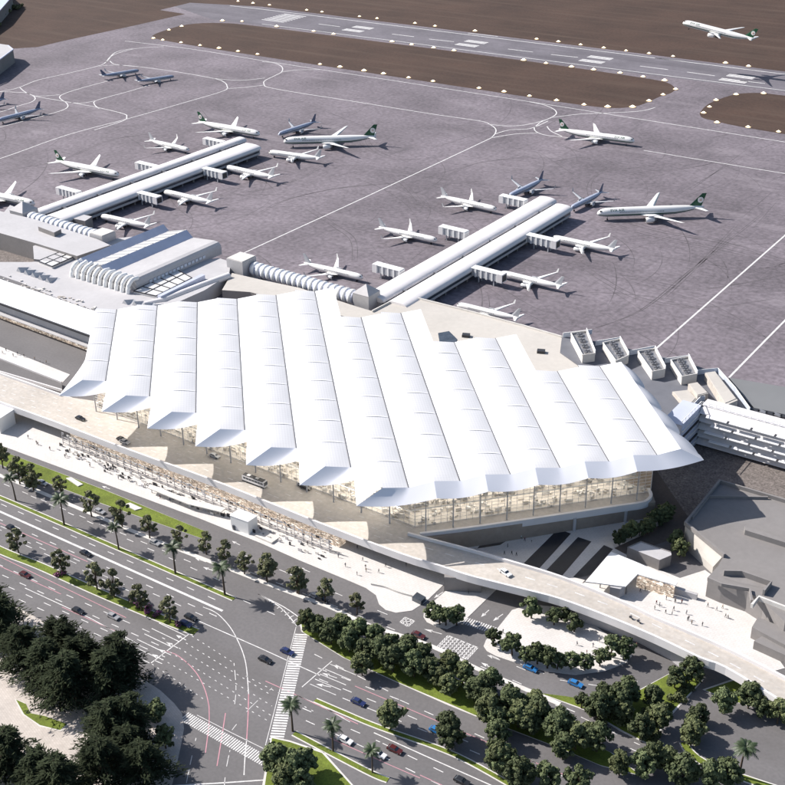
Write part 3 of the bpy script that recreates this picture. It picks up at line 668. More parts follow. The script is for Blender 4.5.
def curtain(a, b, z0, z1, step, rows, mb, w=0.12, off=0.25):
    A, B = Vector(a), Vector(b); d = B - A; L = d.length; d.normalize(); nr = Vector((d.y, -d.x, 0)) * off
    n = max(1, int(L / step))
    for k in range(n + 1):
        p = A + d * (L * k / n) + nr; mb.bar((p.x, p.y, z0), (p.x, p.y, z1), w)
    for r in rows: p, q = A + nr, B + nr; mb.bar((p.x, p.y, r), (q.x, q.y, r), w)
for k in range(2):
    a, b = UV(*body[k]), UV(*body[k + 1]); curtain(a, b, 8, 30, 2.6, [8.6 + 1.55 * q for q in range(14)], mu)
    d = (b - a).normalized(); nr = Vector((d.y, -d.x, 0)); L = (b - a).length
curtain(UV(*body[2]), UV(*body[3]), 8, 30, 2.6, [8.6 + 1.55 * q for q in range(14)], mu)
mu.build('mullions', M['parapet'], term)
a, b = UV(*body[1]), UV(*body[2]); d = (b - a).normalized(); nr = Vector((d.y, -d.x, 0))
for k in range(9):
    p = a + d * ((b - a).length * (k + 0.3) / 9) + nr * 4.0
    MB().tube([(p.x, p.y, 8), (p.x, p.y, 26.5)], [0.30, 0.2], 8).build('column', M['offwhite'], term)
a, b = UV(*body[0]), UV(*body[1]); d = (b - a).normalized(); nr = Vector((d.y, -d.x, 0))
for k in range(13):
    p = a + d * ((b - a).length * (k + 0.3) / 13) + nr * 3.5
    MB().tube([(p.x, p.y, 8), (p.x, p.y, 26)], [0.35, 0.22], 8).build('column', M['offwhite'], term)
MB().prism([UV(u, v, 7.5) for u, v in [(bf(-74) + 6, -74), (bf(60) + 4, 60), (400, 160), (480, 170), (575, 50), (575, -74)]], 0.0).build('ground_storey', M['brownwall'], term)

# ------------------------------------------------------------------ elevated forecourt and its road bridge
via = empty('viaduct', G(300, 500, 0), 'elevated beige forecourt road along the terminal, running off to the right as a bridge', 'elevated road')
outer = [(-110, 362), (0, 403.5), (53.5, 423), (130, 452), (206, 479.5), (264, 502.5), (326, 527.5), (400, 555.5), (440, 568), (467, 577), (500, 585.5), (530, 593), (560, 601), (605, 617.5), (655, 638.5), (700, 660), (726, 670), (785, 706), (850, 748)]
inner = [(850, 718), (785, 680), (726, 650), (690, 634), (655, 619), (629, 606.5), (595, 592), (560, 578.5), (530, 569), (504, 561.5), (470, 551.5), (430, 541), (408, 535)]
spur = [(420, 535), (470, 529), (560, 516), (620, 507), (641, 504), (648, 501), (651, 496), (648, 490)]
DZ = 8.0
O3 = smooth_line(GP(outer, DZ), 3); I3 = smooth_line(GP(inner, DZ), 3); S3 = smooth_line(GP(spur, DZ), 3)
left_in = GP([(61, 396), (0, 374.5), (-110, 333)], DZ)
backpts = [UV(408, 158, DZ), UV(404, 100, DZ), UV(bf(60) + 16, 60, DZ), UV(bf(0) + 18, 0, DZ), UV(bf(-74) + 20, -74, DZ)]
MB().prism(O3 + I3 + S3 + backpts + left_in, DZ - 1.6, 0, 1).build('deck', [M['deck'], M['parapet']], via)
def para(pts, top=1.25, w=0.9, low=1.9, name='parapet'):
    MB().ribbon([p + Vector((0, 0, top)) for p in pts], w, h=top + low).build(name, M['parapet'], via)
para(O3); para(I3); para(S3, 1.0, 1.2, 2.1); para(left_in[0:3], 1.1)
lane = MB()
def onroute(t, side):   # point across the bridge between both edges
    a = I3[len(I3) - 1 - int(t * (len(I3) - 1))]; return a
om = GP([(-60, 393), (0, 391), (60, 412), (130, 438)], DZ + .03)
for k, off in enumerate((6, 10, 14, 18, 22)):
    for a, b in zip(O3[:-1], O3[1:]):
        if a.x > G(400, 550, DZ).x: continue
        d = b - a; L = d.length; d.normalize(); nr = Vector((-d.y, d.x, 0)) * off
        x = (k * 3) % 7
        while x < L - 2.5: lane.ribbon([a + d * x + nr + Vector((0, 0, .03)), a + d * (x + 2.8) + nr + Vector((0, 0, .03))], 0.3); x += 7
for a, b in (((424, 547), (470, 561)), ((475, 562.5), (520, 575)), ((525, 577), (570, 591)), ((575, 592.5), (625, 611)), ((630, 613), (680, 637)), ((685, 640), (725, 660)), ((730, 663), (785, 693))):
    A, B = G(*a, DZ + .03), G(*b, DZ + .03); d = (B - A); L = d.length; d.normalize(); x = 0
    while x < L - 3: lane.ribbon([A + d * x, A + d * (x + 4)], 0.5); x += 9
struct('lane_markings', lane, M['paint'])
for a in ((430, 574), (518.8, 541), (454, 549), (640, 636), (700, 674), (560, 612)):
    p = G(*a, 0)
for a in ((463, 588),):
    p = G(*a, 0); MB().box((p.x, p.y, 0), (14, 5, 6.4), 0.5, 0, 1.0).build('pier', M['wallgrey'], via)
for a in ((518.8, 538), (454, 546), (574, 531), (625, 522)):
    p = G(*a, 0); MB().tube([(p.x, p.y, 0), (p.x, p.y, 6.4)], 0.7, 10).build('pier', M['offwhite'], via)
# retaining wall under the bridge on the right
wl_ = GP([(576, 607), (600, 614), (640, 629), (672, 646), (684, 655)], 6.2); q0 = [p + Vector((0, 4, 0)) for p in wl_]
MB().prism(wl_ + list(reversed(q0)), 0.0).build('abutment', M['offwhite'], via)
# screen of the arcade below the deck edge (open lattice of posts, rails and panels)
def screen(px0, px1, nb):
    A, B = G(*px0, 7.0), G(*px1, 7.0); d = B - A; L = d.length; d.normalize(); nr = Vector((-d.y, d.x, 0)) * 2.2
    back = MB(); lat = MB(); r = random.Random(5)
    A0, B0 = A + nr * 2.5, B + nr * 2.5
    back.prism([A0, B0, B0 + nr * 2, A0 + nr * 2], 0.14)
    x = 0.0
    while x < L:
        p = A + d * x + nr * 0.35; lat.bar((p.x, p.y, .14), (p.x, p.y, 6.5), .22, .2); x += 4.4
    x = 0.0
    while x < L:
        for zz, hh in ((5.0, 1.2), (3.4, .9), (1.7, .8)):
            w_ = r.uniform(.5, 1.9)
            if r.random() < (.8 if zz > 4.5 else .5):
                p = A + d * (x + r.uniform(0, .5)) + nr * r.uniform(.25, .5 if zz > 4.5 else 1.2); lat.box((p.x, p.y, zz + r.uniform(-.2, .2)), (w_, .2, hh * r.uniform(.5, 1)), math.atan2(d.y, d.x), r.choice((0, 1, 1, 2, 2)))
        x += 1.9
    for zz in (1.2, 2.6, 4.1, 5.6):
        p, q = A + nr * 0.4, B + nr * 0.4; lat.bar((p.x, p.y, zz), (q.x, q.y, zz), 0.22, .22)
    for k in range(int(L / 1.1)):
        p = A + d * r.uniform(0, L) - nr * r.uniform(.1, 2.6); lat.box((p.x, p.y, .14), (r.uniform(.6, 2.2), .4, r.uniform(.4, 1.5)), math.atan2(d.y, d.x), r.choice((0, 1, 1, 2, 2)))
    s = empty('arcade_screen', A, 'ground level arcade screen of pale slats under the forecourt edge', 'screen wall')
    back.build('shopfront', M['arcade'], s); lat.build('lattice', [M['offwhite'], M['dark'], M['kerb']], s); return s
s1 = screen((60, 432), (330, 540), 60)
can = GP([(150, 484), (186, 498), (226, 508), (221, 512), (188, 504), (148, 488)], 3.2)
MB().prism(can, 2.8).build('awning', M['kerb'], s1)
for k in range(4):
    p = G(152 + k * 22, 493 + k * 7, 0); MB().bar((p.x, p.y, .14), (p.x, p.y, 2.8), .25).build('post', M['midmetal'], s1)

# ------------------------------------------------------------------ left: older terminal, skylit hall, long white roof
hall = empty('skylit_hall', (-512, 478, 0), 'older grey terminal hall with sawtooth skylights and white front arches', 'terminal building')
Y0, Y1 = 441.0, 513.0
prof = [(-541, 10.0), (-541, 15.2), (-538.5, 17.8), (-534, 14.2), (-518.5, 18.2), (-513.5, 14.0), (-495, 15.8), (-492.2, 15.4), (-490.6, 14.2), (-490, 12.4), (-490, 8.0)]
sec = MB(); n = len(prof)
for k in range(n - 1):
    (x0, z0), (x1, z1) = prof[k], prof[k + 1]
    mi = 1 if k in (2, 4) else 0  # right-facing roof faces are tinted blue, their shade put into the colour
    if k == 3: continue
    sec.quad((x0, Y0, z0), (x1, Y0, z1), (x1, Y1, z1), (x0, Y1, z0), mi)
for yy in (Y0, Y1):
    sec.add([(x, yy, z) for x, z in prof], [tuple(range(n))], 0)
sec.build('hall_roof', [M['offwhite'], M['bluegrey']], hall)
MB().quad((-534, Y0 + 1, 14.2), (-518.5, Y0 + 1, 18.2), (-518.5, Y1, 18.2), (-534, Y1, 14.2)).build('skylight', M['skylight'], hall)
bars = MB()
for k in range(11):
    y = Y0 + 2 + k * (Y1 - Y0 - 4) / 10; bars.bar((-534, y, 14.4), (-518.5, y, 18.4), .5, .3)
bars.build('glazing_bars', M['planegrey'], hall)
clr = MB()
for k in range(15): clr.box((-489.8 + .2, 452 + k * 3.2, 10.6), (.3, 2.2, 1.6))
clr.build('clerestory', M['screen'], hall)
for k in range(11):      # front arches curling down from the roof edge
    x = -538.2 + k * 4.65; pts = [(x, Y0 + 3.0, 16.6 if k < 4 else 15.6)]
    for q in range(9):
        a = math.pi / 2 * q / 8; pts.append((x, Y0 - 5.5 * math.sin(a), 9.6 + 6.4 * math.cos(a)))
    pts.append((x, Y0 - 5.5, 7.0)); MB().tube(pts, 1.3, 8).build('arch', M['white'], hall)
pod = Z(0, 0, 1, [(60, 259), (97, 240), (140, 236), (190, 262), (219, 258), (231, 262), (229, 274), (205, 290), (176, 303), (150, 311), (97, 316), (90, 309), (52, 296), (22, 283), (-10, 272), (-10, 262), (30, 262)])
MB().prism(GP(pod, 9.0), 0.0).build('podium', M['offwhite'], hall)
rs = MB().tube(GP(Z(120, 210, 5.233, [(130, 492), (220, 478), (420, 400), (570, 345)]), 8.6), [1.5, 2.2, 2.2, 2.2], 10); rs.build('rounded_eave', M['parapet'], hall)
for quadpx, nx, ny in (([(133.5, 291), (176.5, 269.5), (192, 278), (156, 296)], 5, 2), ([(38, 261), (78, 244.5), (92, 248.5), (52, 266.5)], 5, 2)):
    A, B, C2, D2 = GP(quadpx, 10.4); sk = MB(); fr = MB()
    sk.prism([A, B, C2, D2], 9.0); s_ = sk.build('skylight', M['skylight'], hall)
    for k in range(nx + 1): t = k / nx; fr.bar(A + (B - A) * t, D2 + (C2 - D2) * t, .6, .5)
    for k in range(ny + 1): t = k / ny; fr.bar(A + (D2 - A) * t, B + (C2 - B) * t, .6, .5)
    fr.build('glazing_bars', M['dark'], s_)
A, B = G(158, 299.5, 9.2), G(202, 278, 9.2); d = (B - A).normalized()
MB().prism([A + Vector((0, 0, 2.6)), B + Vector((0, 0, 2.6)), B + Vector((2.6, 0, 2.6)), A + Vector((2.6, 0, 2.6))], 9.0).build('monitor', M['bluegrey'], hall)
for k in range(5):
    p = G(20 + k * 7.2, 271.5 + k * 2.6, 9.0); MB().add([(p.x - 2.2, p.y - 1, 9.0), (p.x + 2.2, p.y - 1, 9.0), (p.x, p.y - 1, 12), (p.x - 2.2, p.y + 7, 9.0), (p.x + 2.2, p.y + 7, 9.0), (p.x, p.y + 7, 9.4)],
        [(0, 1, 2), (0, 2, 5, 3), (1, 4, 5, 2), (3, 5, 4)]).build('roof_light', M['dark'] if 0 else M['planegrey'], hall)
for k in range(4):
    p = G(126 + k * 10, 303.5 + k * 1.6, 9.0); MB().add([(p.x - 2.2, p.y - 1, 9.0), (p.x + 2.2, p.y - 1, 9.0), (p.x, p.y - 1, 11.6), (p.x - 2.2, p.y + 6, 9.0), (p.x + 2.2, p.y + 6, 9.0), (p.x, p.y + 6, 9.4)],
        [(0, 1, 2), (0, 2, 5, 3), (1, 4, 5, 2), (3, 5, 4)]).build('roof_light', M['planegrey'], hall)
pd = MB(); r = random.Random(3)
for k in range(46):
    t = r.random(); p = G(2 + 96 * t + r.uniform(-3, 3), 281 + 31 * t + r.uniform(-7, 1), 9.0); pd.box((p.x, p.y, 9.0), (r.uniform(.6, 2.2), r.uniform(.5, 1.6), r.uniform(.3, .9)), r.random(), r.choice((0, 0, 1)))
pd.build('roof_fittings', [M['kerb'], M['deck']], hall)

band = empty('link_building', G(30, 310, 0), 'long low building with a brilliant white curved roof at the left edge', 'link building')
a0 = GP([(-90, 246), (0, 279), (97, 312)], 12.0); b0 = GP([(-90, 268), (0, 303), (97, 338)], 11.0)
rows = [[a0[k] + (b0[k] - a0[k]) * (j / 8) + Vector((0, 0, 1.3 * math.sin(math.pi * j / 8))) for j in range(9)] for k in range(3)]
MB().grid(rows).build('roof', M['membrane'], band)
fa = [p + Vector((0, 0, -.05)) for p in b0]
MB().ribbon([p + Vector((0, -.2, .2)) for p in fa], 1.0, h=0.9).build('roof_edge', M['dark'], band)
MB().prism([p - Vector((0, 0, .5)) for p in a0] + [p + Vector((0, 2.5, 0.5)) for p in reversed(b0)], 0.0).build('wall', M['offwhite'], band)
sf = [p + Vector((0, 1.4, 0)) for p in b0]
MB().prism([Vector((p.x, p.y, 3.6)) for p in sf] + [Vector((p.x, p.y + 1.0, 3.6)) for p in reversed(sf)], 0.0).build('shopfront', M['arcade'], band)
MB().prism([Vector((p.x, p.y - 2.6, 4.2)) for p in sf] + [Vector((p.x, p.y + 1.0, 4.2)) for p in reversed(sf)], 3.8).build('canopy', M['offwhite'], band)
# the roads and pavements between it and the forecourt
slab('pavement', [(-80, 312), (0, 346.5), (70, 374.5), (62, 383), (0, 363), (-80, 330)], M['pave'])
rmp = empty('ramp_road', G(30, 370, 0), 'grey ramp between white parapets, left of the folded terminal roof', 'ramp')
rp = GP([(-80, 330), (0, 359), (62, 383), (62, 391), (0, 372.5), (-80, 343)], 2.2)
MB().prism(rp, 0.0).build('deck', M['road'], rmp)
MB().ribbon([p + Vector((0, 0, .9)) for p in rp[:3]], .7, h=1.4).build('parapet', M['parapet'], rmp); MB().ribbon([p + Vector((0, 0, .9)) for p in rp[3:]], .7, h=1.4).build('parapet', M['parapet'], rmp)

lb_ = empty('long_building', G(20, 240, 0), 'long grey building with a flat pale roof and blank wall behind the skylit hall', 'building')
MB().prism(GP([(-80, 192), (0, 211), (34, 219), (97, 239), (110, 245), (77, 256), (38.4, 244), (0, 233), (-80, 212)], 12.0) , 0.0, 0, 1).build('block', [M['offwhite'], M['wallgrey']], lb_)
MB().prism(GP([(33, 246), (40, 243.5), (62, 249.5), (62, 262), (34, 259)], 10.5), 0.0, 0, 1).build('annex', [M['offwhite'], M['wallgrey']], lb_)
MB().prism(GP([(38, 226.5), (44, 224), (61, 229), (54, 232.5)], 15.0), 11.5, 0, 1).build('roof_hut', [M['offwhite'], M['wallgrey']], lb_)
flat('terrace_road', [(-60, 235), (0, 249), (36, 260), (20, 267), (-60, 250)], 0.09, M['gravel'])

# boarding hall behind the folded roof, its plant deck and screens
bh = empty('boarding_hall', G(480, 320, 0), 'low hall with a flat beige roof behind the folded roof', 'hall')
MB().prism(GP([(232, 273), (258, 279), (300, 288), (355, 306), (372, 311), (404, 294.5), (470, 311), (524, 325.5), (570, 338), (610, 352), (640, 372), (560, 380), (430, 345), (340, 315), (250, 292), (222, 290)], 8.0), 0.0, 0, 1).build('roof', [M['beigeroof'], M['wallgrey']], bh)
MB().ribbon(GP([(372, 310.5), (404, 294), (470, 310.5), (524, 325), (562, 336)], 9.0), .7, h=1.2).build('parapet', M['kerb'], bh)
for px in ((466, 336.5), (541, 352.5)):
    p = G(*px, 8); MB().box((p.x, p.y, 8), (4, 3, 1.4), .4).build('roof_vent', M['dark'], bh)
pl = GP([(438, 333), (449, 331), (457, 339), (455, 345), (440, 345)], 8.3); MB().prism(pl, 7.9).build('roof_light', M['glass'], bh)
pf = empty('plant_deck', G(640, 380, 0), 'slate coloured rooftop deck carrying the cooling units beyond the roof edge', 'roof deck')
MB().prism(GP([(562, 336), (600, 342), (634, 350), (668, 358), (697, 366), (722, 374), (752, 408), (752, 412), (700, 412), (672, 430), (640, 420), (600, 380), (560, 352)], 8.6), 0.0, 0, 0).build('deck', M['plantfloor'], pf)
def scr(px, h=2.6):
    q = GP(px, 8.6 + h); MB().ribbon(q, .18, h=h).build('screen', M['screen'], pf)
    rl = MB().ribbon([p + Vector((0, 0, .12)) for p in q], .3, h=.2)
    for p in q: rl.bar((p.x, p.y, 8.6), (p.x, p.y, 8.6 + h), .25)
    rl.build('rail', M['white'], pf)
scr([(563, 333), (592, 329.5)]); scr([(596, 341), (621, 337)]); scr([(630, 350.5), (654, 346)]); scr([(665, 358.5), (690, 355)]); scr([(697, 370), (718, 368), (735, 387), (750, 408)]); scr([(679, 419), (701, 396), (705, 396)])
def cooling(px, label):
    q = GP(px, 12.5); c = sum(q, Vector()) / 4
    o = empty('cooling_unit', (c.x, c.y, 8.6), label, 'cooling unit', 'cooling units on the plant deck')
    MB().prism(q, 8.6, 0, 1).build('casing', [M['midmetal'], M['kerb']], o)
    rim = MB()
    for k in range(4): rim.bar(q[k] + Vector((0, 0, .5)), q[(k + 1) % 4] + Vector((0, 0, .5)), .4, .9)
    rim.build('rim', M['kerb'], o)
    A, D2 = (q[0] + q[1]) / 2, (q[3] + q[2]) / 2
    for k in range(4):
        p = A + (D2 - A) * ((k + .5) / 4); rr = 1.9
        f = MB().tube([(p.x, p.y, 12.4), (p.x, p.y, 13.3)], rr, 14); fo = f.build('fan', M['midmetal'], o)
        bl_ = MB()
        for w in range(5):
            a = w * 2 * math.pi / 5; bl_.bar((p.x, p.y, 13.36), (p.x + math.cos(a) * rr * .85, p.y + math.sin(a) * rr * .85, 13.4), .55, .06)
        bl_.build('blade', M['dark'], fo)
    A, B = q[1] + Vector((0, 0, 2.2)), q[2] + Vector((0, 0, 2.2)); sg = MB().ribbon([A, B], .15, h=2.2); sg.build('glass_screen', M['screen'], o)
    fr = MB(); fr.bar(A, B, .25); [fr.bar(A + (B - A) * t, A + (B - A) * t - Vector((0, 0, 2.2)), .2) for t in (0, .25, .5, .75, 1)]; fr.build('screen_frame', M['white'], o)
k5 = 5.233
cooling(Z(550, 320, k5, [(110, 75), (190, 62), (236, 180), (170, 190)]), 'rooftop cooling unit nearest the beige roof, its four fans in a row')
cooling(Z(550, 320, k5, [(277, 125), (365, 105), (412, 190), (345, 220)]), 'rooftop cooling unit next right of the one by the beige roof')
cooling(Z(550, 320, k5, [(460, 170), (548, 155), (603, 262), (535, 277)]), 'rooftop cooling unit third from the beige roof, at the end of the white apron line')
cooling(Z(550, 320, k5, [(632, 215), (723, 197), (770, 288), (690, 303)]), 'rooftop cooling unit farthest right, in front of the plain beige plant boxes')
for px, h, lab in ((Z(650, 340, 5.815, [(320, 190), (378, 182), (510, 350), (440, 380)]), 12.5, 'long beige plant box beside the white rooftop screen'), (Z(650, 340, 5.815, [(222, 255), (275, 245), (340, 310), (275, 325)]), 11.8, 'small beige plant box between the cooling unit and the long plant box'),
                   (Z(650, 340, 5.815, [(130, 300), (220, 290), (270, 340), (215, 400)]), 10.2, 'low wedge shaped beige plant box at the roof scallops')):
    q = GP(px, h); c = sum(q, Vector()) / 4; o = empty('plant_box', (c.x, c.y, 8.6), lab, 'plant box')
    MB().prism(q, 8.6, 0, 1).build('casing', [M['beigeroof'], M['deck']], o)
    MB().prism([c + (p - c) * .9 + Vector((0, 0, .25)) for p in q], h - .1).build('lid', M['beigeroof'], o)

# louvred block at the right edge: a long front along X and a wing that comes forward under the roof
lv = empty('louvred_building', (-130, 471, 0), 'white building with tiers of long louvres at the right edge', 'building')
FX, FY, FT = -162.6, 469.8, 19.6
MB().prism([(FX, FY, FT), (-40, FY + 2, FT), (-40, FY + 9, FT), (FX, FY + 7, FT)], 0.0).build('block', M['parapet'], lv)
zz = FT
for k in range(5):
    z0 = FT - .3 - k * 3.9
    t_ = MB().add([(FX + .2, FY - .1, z0), (-40, FY + 1.9, z0), (-40, FY - .9, z0 - 2.5), (FX + .2, FY - 2.9, z0 - 2.5), (FX + .2, FY - .1, z0 - 3.4), (-40, FY + 1.9, z0 - 3.4)], [(0, 3, 2, 1), (3, 4, 5, 2)])
    t_.build('louvre_tier', M['parapet'], lv)
    x = FX + 4 + 2.5 * (k % 2)
    while x < -48 and k < 4:
        y_ = FY + (x - FX) * .0163 - 3.1; MB().add([(x, y_, z0 - 2.4), (x + 9.5, y_ + .15, z0 - 2.4), (x + 9.5, y_ - 1.4, z0 - 2.7), (x, y_ - 1.55, z0 - 2.7), (x, y_ - 1.55, z0 - 3.0), (x + 9.5, y_ - 1.4, z0 - 3.0)], [(0, 3, 2, 1), (3, 4, 5, 2)]).build('louvre_fin', M['membrane'], lv); x += 10.6
WY = 447.5
MB().prism([(FX, FY, FT - .1), (FX, WY, FT - .1), (FX - 9, WY, FT - .1), (FX - 9, FY, FT - .1)], 0.0).build('wing', M['bluegrey'], lv)
for k in range(5):
    MB().box((FX + .25, (WY + FY) / 2 - 1, 2.2 + k * 3.4), (.6, FY - WY - 3, .9)).build('wing_louvre', M['dark' if k % 2 else 'parapet'], lv)
MB().box((FX + .2, FY - .2, 0), (.7, .7, FT)).build('corner_post', M['dark'], lv)
rl = MB()
for k in range(12): rl.bar((FX + .3 + k * 3.2, FY + .4, FT), (FX + .3 + k * 3.2, FY + .4, FT + 1.5), .15)
for k in range(7): rl.bar((FX - .3, FY - k * 3.5, FT), (FX - .3, FY - k * 3.5, FT + 1.8), .2)
rl.bar((FX, FY + .4, FT + 1.5), (FX + 36, FY + .9, FT + 1.5), .2); rl.bar((FX - .3, FY, FT + 1.8), (FX - .3, WY, FT + 1.8), .25); rl.build('rail', M['white'], lv)
sl = empty('flat_shed', G(755, 400, 0), 'low dark grey flat roofed block behind the louvred building', 'building')
MB().prism(GP([(729, 377.5), (850, 398), (850, 428), (755, 408), (748, 402)], 7.5), 0.0, 0, 0).build('roof', M['slab'], sl)
MB().ribbon(GP([(752, 409), (850, 430)], 8.2), .8, h=1.2).build('parapet', M['bluegrey'], sl)
eq = MB(); A, B = G(755, 412, 7.7), G(830, 428, 7.7)
for k in range(10): p = A + (B - A) * (k / 10); eq.box((p.x, p.y, 7.5), (4, 2.5, 1.4), -.2, k % 2)
eq.build('roof_fittings', [M['dark'], M['midmetal']], sl)

# grey flat roofed building, lower right
ZB = 9.0
gb = empty('grey_building', G(740, 560, 0), 'big grey flat roofed building with parapet and roof notch at the right edge', 'building')
gp = [(685.6, 521.7), (719.9, 479.8), (785, 499), (900, 533), (900, 660), (785, 622), (764, 602), (748, 592), (722, 583), (708, 577), (718, 566), (724.8, 554)]
MB().prism(GP(gp, ZB), 0.0, 0, 1).build('block', [M['roofgrey'], M['wallgrey']], gb)
MB().ribbon(GP([(724.8, 554), (685.6, 521.7), (719.9, 479.8), (785, 499), (900, 533)], ZB + 1.6), 1.0, h=1.7).build('parapet', M['wallgrey'], gb)
MB().ribbon(GP([(692, 517), (709, 495.5), (768, 496.5)], ZB + 1.2), .7, h=1.3).build('roof_upstand', M['wallgrey'], gb)
wdg = GP([(744.5, 526), (790, 540), (860, 561), (860, 565), (790, 544), (745, 530)], ZB + 2.2); MB().prism(wdg, ZB - .1).build('roof_wall', M['wallgrey'], gb)
A_, B_, C_, D_ = G(685.6, 522.2, ZB + .4), G(724.4, 554.4, ZB + .4), G(713, 567, 3.2), G(690.5, 546, 3.2)
lo_ = [Vector((p.x, p.y, 0)) for p in (A_, B_, C_, D_)]
MB().add([A_, B_, C_, D_] + lo_, [(0, 3, 2, 1), (3, 7, 6, 2), (0, 4, 7, 3), (1, 2, 6, 5), (0, 1, 5, 4)]).build('sloped_wing', M['beigeroof'], gb)
nt_ = GP([(724, 570), (742, 570.5), (771.5, 581), (765, 588), (740, 583), (724, 578)], ZB + .05)
MB().sheet(nt_).build('terrace', M['wallgrey'], gb)
MB().ribbon(GP([(724, 570), (742, 570.5), (771.5, 581), (764, 590)], ZB + 2.4), .8, h=2.6).build('notch_wall', M['wallgrey'], gb)
MB().ribbon(GP([(708, 577), (722, 583), (750, 588), (752, 600)], ZB + 1.3), .8, h=1.4).build('parapet', M['wallgrey'], gb)
for px, z_, lab in (([(752, 627), (758, 617), (850, 655), (850, 675), (785, 645)], 5.0, 0), ([(754, 641), (762, 636), (850, 672), (850, 690), (785, 655)], 3.6, 0)):
    MB().prism(GP(px, z_), 0.0, 0, 1).build('annex', [M['roofgrey'], M['wallgrey']], gb)
MB().ribbon(GP([(752, 604), (759, 596), (790, 608), (860, 632)], ZB + 1.6), .9, h=1.8).build('parapet', M['kerb'], gb)
wb = empty('site_hut', G(645, 565, 0), 'plain grey flat roofed hut among trees behind the white canopy', 'hut')
MB().prism(GP([(627.5, 547), (641, 541), (671, 551.5), (671.5, 555), (659.5, 560)], 5.0), 0.0, 0, 1).build('block', [M['offwhite'], M['wallgrey']], wb)
MB().ribbon(GP([(627.8, 547), (641, 541.3), (670.8, 551.7)], 5.25), .4, h=.3).build('coping', M['wallgrey'], wb)
cp = empty('white_canopy', G(625, 575, 0), 'thin white canopy roof on posts on the bright plaza beyond the bridge', 'canopy')
cq = GP([(611, 551.6), (640, 563.5), (678, 581.5), (675.5, 585), (637.6, 574), (625.5, 586.5), (585.5, 581.5)], 5.2)
MB().prism(cq, 4.75).build('roof', M['white'], cp)
for k in range(3):
    a = GP([(604 - k * 6, 560.5 + k * 7)], 5.25)[0]; b = GP([(637 - k * 4, 573.5 + k * 4)], 5.25)[0]; MB().ribbon([a, b], .5, h=.12).build('roof_seam', M['kerb'], cp)
for px in ((626, 594), (639, 582), (650, 586), (662, 590), (600, 588), (613, 590)):
    p = G(*px, 0); MB().bar((p.x, p.y, .14), (p.x, p.y, 4.9), .35).build('post', M['midmetal'], cp)
MB().prism(GP([(638, 575.5), (675, 586.5), (674, 588.5), (637, 577.5)], 4.6), .14).build('glass_wall', M['arcade'], cp)
MB().prism(GP([(612, 583), (625, 586), (620, 589), (610, 587)], 4.6), .14).build('kiosk', M['offwhite'], cp)
lw = empty('low_wall', G(685, 595, 0), 'low pale wall continuing the canopy across the bright plaza', 'wall')
MB().prism(GP([(675, 586), (698, 593), (697, 595), (674, 588)], 2.6), .14).build('panel', M['offwhite'], lw); MB().ribbon(GP([(675, 586), (698, 593)], 2.75), .5, h=.15).build('coping', M['kerb'], lw)

# sheds on the pavement
def kiosk(px, ztop, name, label, extra=True):
    q = GP(px, ztop); c = sum(q, Vector()) / 4; o = empty(name, (c.x, c.y, .14), label, 'kiosk')
    MB().prism(q, .14).build('wall', M['white'], o)
    MB().prism([c + (p - c) * 1.04 + Vector((0, 0, .35)) for p in q], ztop).build('roof', M['membrane'], o)
    return o, q, c
o, q, c = kiosk(Z(220, 500, 7.85, [(80, 125), (150, 75), (290, 128), (218, 175)]), 6.2, 'pavement_kiosk', 'white box kiosk with door and loading ramp beside the road')
MB().box((q[3].x - 2.6, q[3].y - .1 + .35, .14), (2.0, .5, 4.0), .01, 0).build('door', M['glass'], o)
MB().box((q[0].x + 1.6, q[0].y - .2, .14), (1.0, .5, 2.2), .01, 0).build('door', M['glass'], o)
rq = GP(Z(220, 500, 7.85, [(275, 278), (345, 240), (470, 290), (405, 335)]), .9); MB().prism(rq, .14).build('ramp', M['kerb'], o)
o2, q, c = kiosk([(-14, 412), (2, 404), (13.5, 410), (-2, 420)], 7.5, 'pavement_kiosk', 'tall plain white kiosk at the left edge of the pavement')
MB().box((q[2].x - 5, q[2].y - 2.0, .14), (1.4, .3, 2.4), .5, 0).build('door', M['planegrey'], o2)
for px, lab in (([(66, 478), (78, 486), (83, 484), (71, 477)], 'left white pedestrian refuge slab crossing the grass strip'), ([(124, 504.5), (135, 510), (142, 508), (130, 502.5)], 'right white pedestrian refuge slab crossing the grass strip')):
    o = MB().prism(GP(px, .55), 0.1).build('refuge_slab', M['kerb']); tag(o, lab, 'slab', 'refuge slabs')
o = MB().prism(GP([(412, 597), (417, 592), (426, 597), (421, 601.5)], 1.8), .14).build('stair_hatch', M['glass']); tag(o, 'dark tilted stair hatch on the white pavement tongue', 'hatch')
sw = MB().ribbon(smooth_line(GP([(371, 583), (385, 586), (398, 591), (412, 595)], .9), 4), .5, h=.8).build('plaza_wall', M['kerb']); tag(sw, 'low curved white wall on the pavement tongue', 'wall')

# far left hangars
hg = empty('far_building', G(-30, 70, 0), 'grey flat roofed hangar at the left edge by the apron corner', 'hangar')
MB().prism(GP([(-120, 60), (-20, 41), (8, 45), (13, 49), (-10, 66), (-120, 110)], 14.0), 0.0, 0, 1).build('block', [M['offwhite'], M['wallgrey']], hg)
MB().ribbon(GP([(8, 45), (13, 49), (-10, 66), (-80, 95)], 14.6), 1.0, h=1.0).build('parapet', M['bluegrey'], hg)
hg = empty('far_building', G(-20, 5, 0), 'pale roofed hangar in the top left corner behind scrub', 'hangar')
MB().prism(GP([(-120, 20), (-60, -25), (0, -14), (12, -4), (-2, 12), (-60, 50)], 14.0), 0.0, 0, 1).build('block', [M['screen'], M['wallgrey']], hg)
MB().ribbon(GP([(12, -4), (-2, 12), (-60, 50)], 14.6), 1.0, h=1.0).build('parapet', M['bluegrey'], hg)

